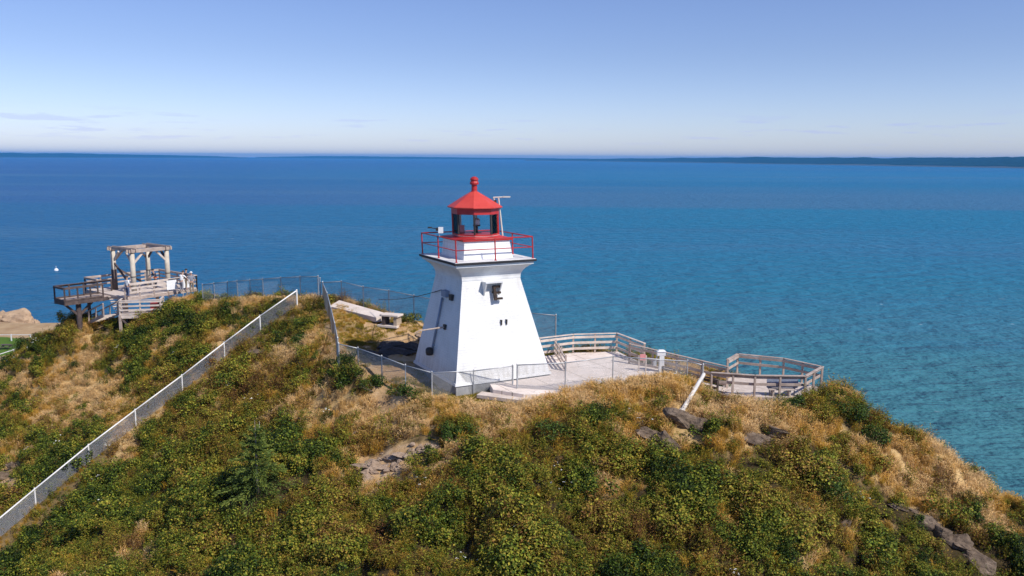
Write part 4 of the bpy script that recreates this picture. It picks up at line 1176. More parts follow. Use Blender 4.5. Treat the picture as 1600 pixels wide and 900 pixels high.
def grass_geo(seed, n=85, H=0.5, R=.20, w=.010, lean=.35, head=0.0):
    r = random.Random(seed); vs, fs, var = [], [], []
    la = r.uniform(0, 2 * pi); lv = Vector((cos(la), sin(la), 0)) * 0.10
    for k in range(n):
        a = r.uniform(0, 2 * pi); b = Vector((cos(a), sin(a), 0)) * R * sqrt(r.random()); b.z = -.04
        h = H * r.uniform(.5, 1.1); o = Vector((r.gauss(0, lean), r.gauss(0, lean), 0)) * h * .6 + lv * h
        m = b + o * .38 + up * h * .6; t = b + o + up * h * r.uniform(.82, 1.0)
        a2 = r.uniform(0, pi); s = Vector((cos(a2), sin(a2), 0)) * w * r.uniform(.6, 1.2)
        n0 = len(vs)
        if head <= 0:
            vs += [tuple(b - s), tuple(b + s), tuple(m - s * .8), tuple(m + s * .8), tuple(t)]
            fs += [(n0, n0 + 1, n0 + 3, n0 + 2), (n0 + 2, n0 + 3, n0 + 4)]; v = r.random(); var += [v, v]
        else:
            # a thin stalk with a feathery drooping seed head
            hd = m.lerp(t, .35); nod = Vector((lv.x + o.x, lv.y + o.y, 0)); nod = nod.normalized() * h * .10 if nod.length > 1e-4 else nod
            tt = t + nod - up * h * .05; c2 = hd.lerp(tt, .5); k2 = s * head * r.uniform(.7, 1.2)
            vs += [tuple(b - s * .8), tuple(b + s * .8), tuple(m - s * .6), tuple(m + s * .6), tuple(hd), tuple(c2 - k2), tuple(tt), tuple(c2 + k2)]
            fs += [(n0, n0 + 1, n0 + 3, n0 + 2), (n0 + 2, n0 + 3, n0 + 4), (n0 + 4, n0 + 5, n0 + 6, n0 + 7)]; v = r.random(); var += [v, v, v * .5]
    return vs, fs, var
def lib_obj(name, geo, mat):
    me = lib_mesh(name, *geo[:2], mat, geo[2]); o = bpy.data.objects.new(name, me); LIB2[-1].objects.link(o); return o
LIB2 = []
def new_lib(name):
    c = bpy.data.collections.new(name); LIB2.append(c); return c
lib_shrub = new_lib('shrub_sources')
for i in range(8): lib_obj('shrub_source_%02d' % i, shrub_geo(100 + i, 620, .40, .60 + .05 * (i % 3), lobes=5 + i % 3), M['leaf'])
lib_herb = new_lib('herb_sources')
for i in range(6): lib_obj('herb_source_%02d' % i, herb_geo(300 + i, 15 + i, .5 + .06 * i), M['leaf'])
lib_grass = new_lib('grass_sources')
for i in range(7): lib_obj('grass_source_%02d' % i, grass_geo(200 + i, 84, .46 + .07 * (i % 4), .24, .0095, .30 + .08 * (i % 3), 1.7), M['grass'])
lib_turf = new_lib('turf_sources')
for i in range(4): lib_obj('turf_source_%02d' % i, grass_geo(250 + i, 70, .14, .22, .008, .6), M['grass'])

M['petal'] = mat_weathered('petal', (0.62, 0.62, 0.56), (0.8, 0.8, 0.76), 9, 0.7)
def flower_geo(seed):
    r = random.Random(seed); vs, fs, var = [], [], []
    for k in range(r.randint(2, 5)):
        c = Vector((r.gauss(0, .2), r.gauss(0, .2), r.uniform(.45, .75)))
        for j in range(5): leaf(vs, fs, var, c + Vector((r.gauss(0, .02), r.gauss(0, .02), 0)), Vector((r.gauss(0, .3), r.gauss(0, .3), 1)), Vector((r.gauss(0, 1), r.gauss(0, 1), 0)), .055, .04, r.random())
    return vs, fs, var
lib_flower = new_lib('flower_sources')
for i in range(4): lib_obj('flower_source_%02d' % i, flower_geo(400 + i), M['petal'])
def scatter(name, label, cat, pts, lib, nvar, scl, tint, mat, tilt=0.12):
    me = bpy.data.meshes.new(name)
    n = len(pts)
    me.from_pydata(pts.tolist(), [], [])
    def att(nm, ty, arr, key):
        a = me.attributes.new(nm, ty, 'POINT'); a.data.foreach_set(key, np.ascontiguousarray(arr).ravel())
    att('scl', 'FLOAT_VECTOR', np.stack([scl * rng.uniform(.85, 1.15, n), scl * rng.uniform(.85, 1.15, n), scl * rng.uniform(.8, 1.2, n)], -1).astype(np.float32), 'vector')
    att('rot', 'FLOAT_VECTOR', np.stack([rng.normal(0, tilt, n), rng.normal(0, tilt, n), rng.uniform(0, 2 * pi, n)], -1).astype(np.float32), 'vector')
    att('pick', 'INT', rng.integers(0, nvar, n).astype(np.int32), 'value')
    att('tint', 'FLOAT', tint.astype(np.float32), 'value')
    me.materials.append(mat)
    ob = bpy.data.objects.new(name, me); COL.objects.link(ob)
    ng = bpy.data.node_groups.new(name + '_nodes', 'GeometryNodeTree')
    ng.interface.new_socket('Geometry', in_out='INPUT', socket_type='NodeSocketGeometry')
    ng.interface.new_socket('Geometry', in_out='OUTPUT', socket_type='NodeSocketGeometry')
    N, L = ng.nodes, ng.links
    gi, go = N.new('NodeGroupInput'), N.new('NodeGroupOutput')
    ci = N.new('GeometryNodeCollectionInfo'); ci.inputs['Collection'].default_value = lib
    ci.inputs['Separate Children'].default_value = True; ci.inputs['Reset Children'].default_value = True
    ip = N.new('GeometryNodeInstanceOnPoints'); ip.inputs['Pick Instance'].default_value = True
    def na(nm, ty):
        a = N.new('GeometryNodeInputNamedAttribute'); a.data_type = ty; a.inputs['Name'].default_value = nm; return a.outputs['Attribute']
    L.new(gi.outputs[0], ip.inputs['Points']); L.new(ci.outputs[0], ip.inputs['Instance'])
    L.new(na('pick', 'INT'), ip.inputs['Instance Index']); L.new(na('scl', 'FLOAT_VECTOR'), ip.inputs['Scale'])
    e2r = N.new('FunctionNodeEulerToRotation'); L.new(na('rot', 'FLOAT_VECTOR'), e2r.inputs[0]); L.new(e2r.outputs[0], ip.inputs['Rotation'])
    L.new(ip.outputs[0], go.inputs[0])
    md = ob.modifiers.new('scatter', 'NODES'); md.node_group = ng
    tag(ob, label, cat, kind='stuff')
    return ob

def keepout(x, y):
    k = in_poly(x, y, PAD) | in_poly(x, y, TOWER_POLY) | in_poly(x, y, DIRT) | in_poly(x, y, DIRT_UP) | in_poly(x, y, TRACK)
    px, py, _ = proj_np(np.stack([x, y, hill_z(x, y)], -1))
    k |= scree(px, py) + (fbm(x * 1.3, y * 1.3, 3) - .5) * 1.2 > .62
    return k
def candidates(n):
    x = rng.uniform(-52, 30, n); y = rng.uniform(22, 82, n)
    z = hill_z(x, y)
    px, py, dep = proj_np(np.stack([x, y, z], -1))
    ok = (px > -90) & (px < 1690) & (py < 985) & (z > -17) & ~keepout(x, y)
    # leave out what lies well behind the crest
    return x[ok], y[ok], z[ok]
RAMP_POLY = [tuple(p.xy) for p in (ra, rb, rb + nr * 1.35, ra + nr * 1.35)]
DECK_POLY = []  # filled by the timber deck
def rock_free(x, y, px, py):
    k = np.ones(x.shape, bool)
    for ex, ey, r, _, _ in EXCL: k &= (x - ex) ** 2 + (y - ey) ** 2 > r * r
    return k

# ------------------------------------------------------------------ timber tower and deck on the left
ZD = 0.20
def tz(px, py, z): return atz(px, py, z)
tf = tz(210, 458, ZD); tl = tz(171, 448, ZD); tr = tz(256, 452, ZD)
# square frame from the front corner
ta = (tr - tf); ta.z = 0; tb = (tl - tf); tb.z = 0
side = 3.1
ta = ta.normalized(); tb_dir = Vector((-ta.y, ta.x, 0))
if tb_dir.dot(tb) < 0: tb_dir = -tb_dir
ta = ta * side; tb = tb_dir * side
def make_timber_tower():
    root = empty('timber_tower', tuple(tf), 'four-post log tower with a square top frame on the timber deck', 'timber tower')
    C4 = [tf, tf + ta, tf + ta + tb, tf + tb]
    Hh = 3.55
    for p in C4:
        q = MB(); q.tube(p - up * .3, p + up * Hh, 0.215, 0.19, 14)
        q.build('post', M['log'], root, smooth=True)
        for hh in (1.35, 3.35):
            q = MB(); q.tube(p + up * hh, p + up * (hh + .07), 0.222, 0.222, 14, False); q.build('strap', M['dark_metal'], root)
    for a, b in ((0, 1), (1, 2), (2, 3), (3, 0)):
        d = (C4[b] - C4[a]).normalized(); nrm = Vector((d.y, -d.x, 0))
        o = 0.0 if a % 2 == 0 else 0.09
        ext = 0.38
        for sgn in (-1, 1):
            q = MB(); q.bar(C4[a] - d * ext + up * (Hh - .02 + o) + nrm * sgn * .2, C4[b] + d * ext + up * (Hh - .02 + o) + nrm * sgn * .2, 0.09, 0.27)
            q.build('top_beam', M['timber'], root, bevel=.01)
        for e, s in ((a, 1), (b, -1)):
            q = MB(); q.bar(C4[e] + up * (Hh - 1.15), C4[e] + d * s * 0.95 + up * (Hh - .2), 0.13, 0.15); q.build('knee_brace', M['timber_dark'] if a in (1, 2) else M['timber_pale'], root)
    q = MB(); q.tube(C4[3], C4[3] + up * 1.75, 0.235, 0.225, 14); q.build('lower_post_dark', M['timber_dark'], root, smooth=True)  # darker cylinder round the lower half of the left post
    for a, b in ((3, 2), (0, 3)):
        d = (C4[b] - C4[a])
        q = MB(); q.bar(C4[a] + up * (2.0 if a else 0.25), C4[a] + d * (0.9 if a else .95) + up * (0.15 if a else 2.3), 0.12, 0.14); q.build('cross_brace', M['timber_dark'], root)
make_timber_tower()
def make_timber_deck():
    root = empty('timber_deck', tuple(tf), 'weathered timber viewing deck on posts at the left ridge', 'deck')
    ua = ta.normalized(); ub = tb.normalized()
    def L(a, b, z=ZD): return Vector((tf.x, tf.y, z)) + ua * a + ub * b
    # main floor round the tower
    poly = [L(-1.6, -1.5), L(5.0, -1.3), L(5.2, 5), L(-1.6, 5)]
    q = MB(); q.slab([(p.x, p.y) for p in poly], ZD - .07, ZD); q.build('deck_boards', M['timber_pale'], root)
    q = MB()
    for a, b in zip(poly, poly[1:] + poly[:1]): q.bar(a - up * .2, b - up * .2, .08, .24)
    q.build('deck_rim', M['timber'], root)
    for a in (-1.5, 1.2, 4.8):
        for b in (-1.4, 4.8):
            p = L(a, b); g = ground_z(p.x, p.y)
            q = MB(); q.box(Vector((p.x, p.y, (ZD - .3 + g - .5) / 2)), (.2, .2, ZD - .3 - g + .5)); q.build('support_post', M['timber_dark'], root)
    def rails(base, mats=('timber', 'timber'), hs=(.35, .68, 1.0), sub=1.5): timber_railing(None, base, 1.08, hs, mats, parent=root, subdiv=sub)
    rails([L(-1.6, 5), L(5.2, 5), L(5.0, -1.3)])
    rails([L(5.0, -1.3), L(2.2, -1.4)], ('timber_pale', 'timber_pale'))
    rails([L(-1.6, 5), L(-1.6, 2.9)])
    rails([L(-1.6, -1.5), L(2.2, -1.42)], ('timber', 'timber_pale'))
    # cantilevered arm out to the left
    zc = 0.10
    A = [atz(*p, zc + 1.08) for p in [(100, 450), (160, 443)]]
    A = [Vector((p.x, p.y, zc)) for p in A]
    dA = (A[1] - A[0]).normalized(); nA = Vector((-dA.y, dA.x, 0))
    B = [A[1] + dA * 1.2, ]
    arm = [A[0], A[1] + dA * 1.6, A[1] + dA * 1.6 + nA * 1.7, A[0] + nA * 1.7]
    q = MB(); q.slab([(p.x, p.y) for p in arm], zc - .07, zc); q.build('arm_boards', M['timber'], root)
    q = MB()
    for a, b in ((0, 1), (2, 3), (3, 0)): q.bar(arm[a] - up * .2, arm[b] - up * .2, .10, .3)
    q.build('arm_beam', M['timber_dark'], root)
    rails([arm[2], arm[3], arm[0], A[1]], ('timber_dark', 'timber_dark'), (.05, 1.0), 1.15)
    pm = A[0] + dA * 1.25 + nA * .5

    q = MB(); q.tube(Vector((pm.x, pm.y, -4.4)), Vector((pm.x, pm.y, zc - .1)), .22, .2, 12); q.build('arm_post', M['timber_dark'], root)  # dark wood, coloured darker still for the shade it stands in
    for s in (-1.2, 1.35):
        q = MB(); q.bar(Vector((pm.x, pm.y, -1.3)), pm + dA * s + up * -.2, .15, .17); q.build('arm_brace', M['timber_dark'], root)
    # lower landing with its rail, in front
    zl = -1.0
    P = [Vector((*atz(px, py, zl + 1.08).xy, zl)) for px, py in [(186, 470), (250, 468)]]
    dP = (P[1] - P[0]).normalized(); nP = Vector((-dP.y, dP.x, 0))
    land = [P[0], P[1], P[1] + nP * 1.5, P[0] + nP * 1.5]
    q = MB(); q.slab([(p.x, p.y) for p in land], zl - .08, zl); q.bar(P[0] - up * .25, P[1] - up * .25, .08, .26); q.build('landing', M['timber_pale'], root)
    rails([land[3], P[0], P[1], land[2]], ('timber_pale', 'timber_pale'), (.3, .62, .95), 1.3)
    for p in (P[0], P[0].lerp(P[1], .5), P[1]):
        q = MB(); q.box(p - up * 1.2, (.18, .18, 2.2)); q.build('landing_post', M['timber'], root)
    q = MB(); q.bar(P[0] - up * .3, P[0] + dP * 1.2 - up * 1.7, .1, .12); q.build('landing_brace', M['timber_dark'], root)
    # stair from the arm down to the landing
    s0, s1 = A[1] + dA * .9 + up * 0, land[3].lerp(P[0], .45)
    q = MB()
    for i in range(7):
        t = (i + .5) / 7; c = s0.lerp(s1, t); sd_ = (s1 - s0); sd_.z = 0; sd_.normalize(); sn = Vector((-sd_.y, sd_.x, 0))
        q.bar(c - sn * .5, c + sn * .5, .28, .05)
    q.build('stair', M['timber_pale'], root)
    # second stair running down the slope to the left of the landing
    e0 = P[0] + Vector((-.25, .2, 0)); e1 = Vector((*atY(128, 505, 71.5).xy, 0)); e1.z = -3.6
    sd_ = (e1 - e0); hz = Vector((sd_.x, sd_.y, 0)).normalized(); sn = Vector((-hz.y, hz.x, 0))
    for s in (0, 1.1):
        q = MB(); q.bar(e0 + sn * s, e1 + sn * s, .07, .25); q.build('stringer', M['timber'], root)
        q = MB(); q.bar(e0 + sn * s + up * .95, e1 + sn * s + up * .95, .08, .09)
        for i in range(6):
            c = e0.lerp(e1, i / 5) + sn * s; q.box(c + up * .45, (.08, .08, 1.0))
        q.build('handrail', M['timber'], root)
    q = MB()
    for i in range(13):
        c = e0.lerp(e1, (i + .5) / 13); q.bar(c, c + sn * 1.1, .28, .05)
    q.build('tread', M['timber_pale'], root)
    DECK_POLY.extend([(p.x, p.y) for p in poly]); DECK_POLY.append(None)
    DECK_POLY.extend([(p.x, p.y) for p in land])
    return L, P, dP, nP
DL, LP, LD, LN = make_timber_deck()
def make_deck_bits():
    # pale boards fixed along the right-hand rail
    for i, (t, w) in enumerate(((2.5, .9), (3.9, .75))):
        q = MB(); p = DL(t, -1.5)
        ua = ta.normalized(); un = tb.normalized()
        q.box(p + up * .55, (w, .04, .8), (ua, un, up)); o = q.build('banner', M['white_plastic'])
        tag(o, ['larger white banner hung on the deck rail left of the white-capped people', 'narrower white banner hung at the right end of the deck rail'][i], 'banner', 'white banners on the deck rail')
    q = MB(); c = LP[0].lerp(LP[1], .83) + LN * .5
    q.box(c + up * .36, (.62, .4, .62), (LD, LN, up)); q.box(c + up * .70, (.66, .44, .08), (LD, LN, up)); o = q.build('storage_box', M['red_plastic'], bevel=.03)
    tag(o, 'red storage box on the lower timber landing', 'box')
make_deck_bits()

# ------------------------------------------------------------------ people
def flat_mat(name, c, rough=.8):
    return mat_weathered(name, tuple(x * .85 for x in c), c, 6, rough, .1)
SK = flat_mat('skin', (0.48, 0.30, 0.22), .6)
def skin_mesh(name, nodes, edges, mat, parent, sub=2):
    me = bpy.data.meshes.new(name)
    me.from_pydata([n[0] for n in nodes], edges, [])
    o = bpy.data.objects.new(name, me); COL.objects.link(o); o.parent = parent
    s = o.modifiers.new('skin', 'SKIN'); s.use_smooth_shade = True
    for i, n in enumerate(nodes):
        v = me.skin_vertices[0].data[i]; v.radius = (n[1], n[2] if len(n) > 2 else n[1]); v.use_root = (i == 0)
    m = o.modifiers.new('sub', 'SUBSURF'); m.levels = sub; m.render_levels = sub
    me.materials.append(mat); return o
def person(loc, yaw, shirt, trousers, hair, label, hat=None, lean=0.0, arms='down', harness=None):
    root = empty('person', tuple(loc), label, 'person', 'people on the timber deck'); root.rotation_euler = (0, 0, yaw)
    k = lean
    pel = (0, 0 + k * .0, .93); ch = (0, -.10 * k - .0, 1.28); nk = (0, -.22 * k, 1.47); hd0 = (0, -.26 * k - .01, 1.56); hd = (0, -.29 * k - .02, 1.66); hdt = (0, -.29 * k - .01, 1.75)
    nodes = [(pel, .135, .10), (ch, .15, .11), (nk, .055, .055), (hd0, .075, .085), (hd, .085, .10), (hdt, .055, .065)]
    E = [(0, 1), (1, 2), (2, 3), (3, 4), (4, 5)]
    arm_e = {}
    for s in (-1, 1):
        sh = (s * .19, -.14 * k, 1.40)
        if arms == 'rail': el = (s * .27, -.16 - .14 * k, 1.18); hn = (s * .20, -.42, 1.10)
        elif arms == 'hip': el = (s * .36, .05, 1.15); hn = (s * .2, -.06, .98)
        else: el = (s * .25, .01 - .1 * k, 1.12); hn = (s * .25, -.09 - .05 * k, .86)
        n0 = len(nodes); nodes += [(sh, .06), (el, .045), (hn, .032)]
        v = (Vector(hn) - Vector(el)).normalized(); hnd = tuple(Vector(hn) + v * .10); nodes.append((hnd, .034, .022)); fin = tuple(Vector(hn) + v * .18); nodes.append((fin, .018, .014))
        E += [(1, n0), (n0, n0 + 1), (n0 + 1, n0 + 2), (n0 + 2, n0 + 3), (n0 + 3, n0 + 4)]; arm_e[s] = (sh, el, hn)
        kn = (s * .10, -.03, .50); an = (s * .11, .02, .09); tt = (s * .12, -.15, .03)
        m0 = len(nodes); nodes += [((s * .095, 0, .84), .085), (kn, .058), (an, .040), (tt, .038, .03)]
        E += [(0, m0), (m0, m0 + 1), (m0 + 1, m0 + 2), (m0 + 2, m0 + 3)]
    skin_mesh('body', nodes, E, SK, root)
    sn = [((0, 0, .92), .155, .12), (ch, .17, .13), ((nk[0], nk[1], nk[2] - .05), .075, .075)]; se = [(0, 1), (1, 2)]
    for s in (-1, 1):
        sh, el, hn = arm_e[s]; n0 = len(sn); sn += [(sh, .075), (el, .062)]; se += [(1, n0), (n0, n0 + 1)]
    skin_mesh('shirt', sn, se, shirt, root)
    tn = [((0, 0, .95), .15, .118)]; te = []
    for s in (-1, 1):
        n0 = len(tn); tn += [((s * .097, 0, .82), .10), ((s * .10, -.03, .50), .078), ((s * .11, .02, .12), .062)]; te += [(0, n0), (n0, n0 + 1), (n0 + 1, n0 + 2)]
    skin_mesh('trousers', tn, te, trousers, root)
    # hair or hat
    hc = Vector(hd) + Vector((0, .012, .035))
    q = MB(); rg = []
    for a in range(0, 8):
        ph = a / 7 * pi * .52; rg.append([(hc + Vector((.108 * cos(t) * cos(ph * 1.0), .122 * sin(t) * cos(ph), .105 * sin(ph))))for t in [2 * pi * i / 14 for i in range(14)]])
    q.rings(rg)
    if hat:
        q.rings([[hc + Vector((.15 * cos(t), .17 * sin(t) - .05, z)) for t in [2 * pi * i / 14 for i in range(14)]] for z in (0.0, .015)])
    o = MB(); o.v = [tuple(Vector(v) + Vector(root.location)) for v in q.v]; o.f = q.f
    o.build('hat' if hat else 'hair', hat or hair, root, smooth=True)
    # eyes and nose
    q = MB()
    for s in (-1, 1): q.lathe(Vector(hd) + Vector((s * .035, -.098, .0)) + Vector(root.location), [(.001, -.012), (.011, 0), (.001, .012)], 6)
    q.build('eyes', M['dark_metal'], root)
    if harness:
        q = MB(); q.lathe(Vector((0, 0, 1.0)) + Vector(root.location), [(.17, 0), (.175, .03), (.17, .07)], 14); q.build('harness', harness, root)
    return root
cw_ = flat_mat('cloth_white', (0.78, 0.78, 0.78)); cn = flat_mat('cloth_navy', (0.03, 0.035, 0.06)); cj = flat_mat('cloth_denim', (0.08, 0.11, 0.2)); ck = flat_mat('cloth_khaki', (0.25, 0.2, 0.14)); co = flat_mat('cloth_orange', (0.6, 0.12, 0.03)); cg = flat_mat('cloth_grey', (0.25, 0.26, 0.3))
hb = flat_mat('hair_brown', (0.06, 0.035, 0.02)); hk = flat_mat('hair_dark', (0.02, 0.016, 0.014))
def at_deck(px, py, z):
    p = atz(px, py, z); return Vector((p.x, p.y, z))
person(at_deck(200, 465, ZD), radians(150), cw_, cj, hb, 'person in white shirt standing left of the front log post', arms='down')
person(at_deck(244, 452, ZD), radians(-40), cn, cn, hk, 'person in dark clothes with orange harness under the log tower', lean=.7, harness=co, arms='rail')
person(at_deck(284, 456, ZD), radians(160), cw_, cg, hb, 'person in white shirt leaning over the right deck rail', lean=.9, arms='rail')
person(at_deck(291, 452, ZD), radians(120), cn, ck, hk, 'person in dark top beside the leaning white-shirted visitor', lean=.2)
person(at_deck(300, 457, ZD), radians(200), cg, ck, hb, 'person in a white cap at the right end of the deck', hat=cw_)

# ------------------------------------------------------------------ spruce
def make_spruce():
    base = on_ground(398, 792); base.y += .5; base.z = ground_z(base.x, base.y) - .1
    Ht = 3.2
    root = empty('spruce_tree', tuple(base), 'young dark spruce tree with flat layered boughs on the lower slope', 'tree')
    r = random.Random(5)
    q = MB(); q.tube(base - up * .3, base + up * Ht * .6, .075, .04, 8); q.tube(base + up * Ht * .6, base + up * (Ht + .25), .04, .008, 8); q.build('trunk', M['bark'], root, smooth=True)
    vs, fs, var = [], [], []
    lv = 0
    z = .18
    while z < Ht - .05:
        t = z / Ht; R = (1.85 * (1 - t) ** .8 + .10) * r.uniform(.82, 1.08)
        nb = 7 if t < .8 else 5; ph = r.uniform(0, 6.28)
        for k in range(nb):
            a = ph + 2 * pi * k / nb + r.gauss(0, .16); L = R * r.uniform(.55, 1.15)
            d = Vector((cos(a), sin(a), 0)); s = Vector((-d.y, d.x, 0))
            droop = -.16 * L + .12 * t
            # one bough: a flat spray of needle fans
            m = int(30 + 80 * L)
            for j in range(m):
                u_ = r.random() ** .75; wid = .30 * L * (1 - u_ * .75) * (0.5 + min(1, u_ * 3) * .5)
                y_ = r.uniform(-1, 1) * wid
                c = Vector((0, 0, z + r.gauss(0, .018))) + d * (L * u_) + s * y_ + up * (droop * u_ * u_ * 1.3 + .05 * u_)
                dr = d * 1.0 + s * (y_ / (wid + .01)) * .9 + up * r.gauss(0.05, .18)
                leaf(vs, fs, var, c, Vector((r.gauss(0, .35), r.gauss(0, .35), 1)), dr, r.uniform(.10, .19), r.uniform(.03, .055), min(1, .25 + .5 * u_ + r.gauss(0, .15)))
        z += r.uniform(.36, .48) * (1 - .35 * t)
    me = lib_mesh('crown', vs, fs, M['needle_tree'], var)
    o = bpy.data.objects.new('crown', me); COL.objects.link(o); o.parent = root
    EXCL.append((base.x, base.y, 1.25, 0, 0)); EXCL.append((base.x + .1, base.y - .9, .75, 0, 0)); EXCL.append((base.x - 1.5, base.y + .2, .75, 0, 0))
    # dead leader sticking up beside the crown
    b = on_ground(406, 690)
    q = MB(); q.tube(b - up * .2, b + up * .95 + Vector((.02, 0, 0)), .02, .008, 6); q.tube(b + up * .5, b + up * .72 + Vector((-.22, 0, 0)), .012, .005, 6); q.tube(b + up * .35, b + up * .6 + Vector((.15, 0, .0)), .012, .004, 6)
    o = q.build('dead_sapling', M['driftwood']); tag(o, 'thin bleached dead sapling just above the spruce', 'sapling')
def mat_self(name, stops, trans, rough):
    m, n, l, b, o = new_mat(name)
    a2 = n.new('ShaderNodeAttribute'); a2.attribute_name = 'leaf_var'
    c = ramp(n, l, a2.outputs['Fac'], stops); l.new(c, b.inputs['Base Color']); b.inputs['Roughness'].default_value = rough
    b.inputs['Specular IOR Level'].default_value = .15
    t = n.new('ShaderNodeBsdfTranslucent'); l.new(c, t.inputs['Color'])
    mx = n.new('ShaderNodeMixShader'); mx.inputs[0].default_value = trans
    l.new(b.outputs[0], mx.inputs[1]); l.new(t.outputs[0], mx.inputs[2]); l.new(mx.outputs[0], o.inputs['Surface'])
    return m
M['needle_tree'] = mat_self('needle_tree', [(0.0, (0.016, 0.030, 0.010)), (0.5, (0.085, 0.130, 0.026)), (1.0, (0.25, 0.28, 0.05))], .10, .6)
make_spruce()

# ------------------------------------------------------------------ single shrubs one can pick out
M['bush_dark'] = mat_self('bush_dark', [(0.0, (0.014, 0.028, 0.007)), (0.5, (0.045, 0.085, 0.014)), (1.0, (0.12, 0.17, 0.025))], .18, .5)
M['bush_olive'] = mat_self('bush_olive', [(0.0, (0.04, 0.05, 0.01)), (0.5, (0.12, 0.14, 0.02)), (1.0, (0.24, 0.22, 0.035))], .25, .5)
def bush(px, py, w, h, label, mat='bush_dark', seed=1, n=None, dz=-.1):
    b = on_ground(px, py); b.z += dz
    root = empty('shrub', tuple(b), label, 'shrub', 'separate shrubs on the headland')
    vs, fs, var = shrub_geo(seed, n or int(1100 * w * (h + .4)), w * .62, h, (.06, .11), 9, .5, False)
    me = lib_mesh('foliage', vs, fs, M[mat], var); o = bpy.data.objects.new('foliage', me); COL.objects.link(o); o.parent = root
    q = MB(); r = random.Random(seed)
    for i in range(7): q.tube(b + Vector((r.gauss(0, .06), r.gauss(0, .06), -.15)), b + Vector((r.gauss(0, w * .4), r.gauss(0, w * .4), h * r.uniform(.5, .8))), .016, .006, 5)
    q.build('stem', M['bark'], root)
    return root
bush(714, 690, 1.0, 1.05, 'dark green bush in dry grass below the tower corner', seed=11)
bush(862, 690, 1.1, .95, 'rounded green bush between two straw-coloured clumps below the terrace', seed=12)
bush(527, 470, .75, .95, 'small dark bush against the far fence by the walkway', seed=13)
bush(585, 612, 1.0, .75, 'leafy bush at the foot of the fence beside the tower shadow', seed=14)
bush(630, 618, .9, .6, 'low leafy bush right of the bush in the tower shadow', seed=15)
bush(1370, 700, 1.2, 1.0, 'big dark bush near the right crest with tan grass below it', seed=16)
bush(1335, 660, 1.2, .9, 'dark spreading bush just right of the lookout platform', seed=17)
bush(1250, 640, .9, .7, 'leafy bush under the corner post of the lookout platform', seed=18)
bush(1300, 780, 1.0, 1.1, 'tall dark bush in the middle of the right slope', seed=19)
bush(1125, 612, .8, .55, 'small bush beside the top of the fallen pole', seed=20)
bush(470, 540, 1.0, .7, 'dark bush beside the track below the hilltop', seed=21)
bush(260, 500, 1.3, .8, 'green bush in front of the timber deck landing', 'bush_olive', seed=22)
bush(640, 502, .9, .6, 'pale-flowered bush at the fence behind the tower', 'bush_olive', seed=23)

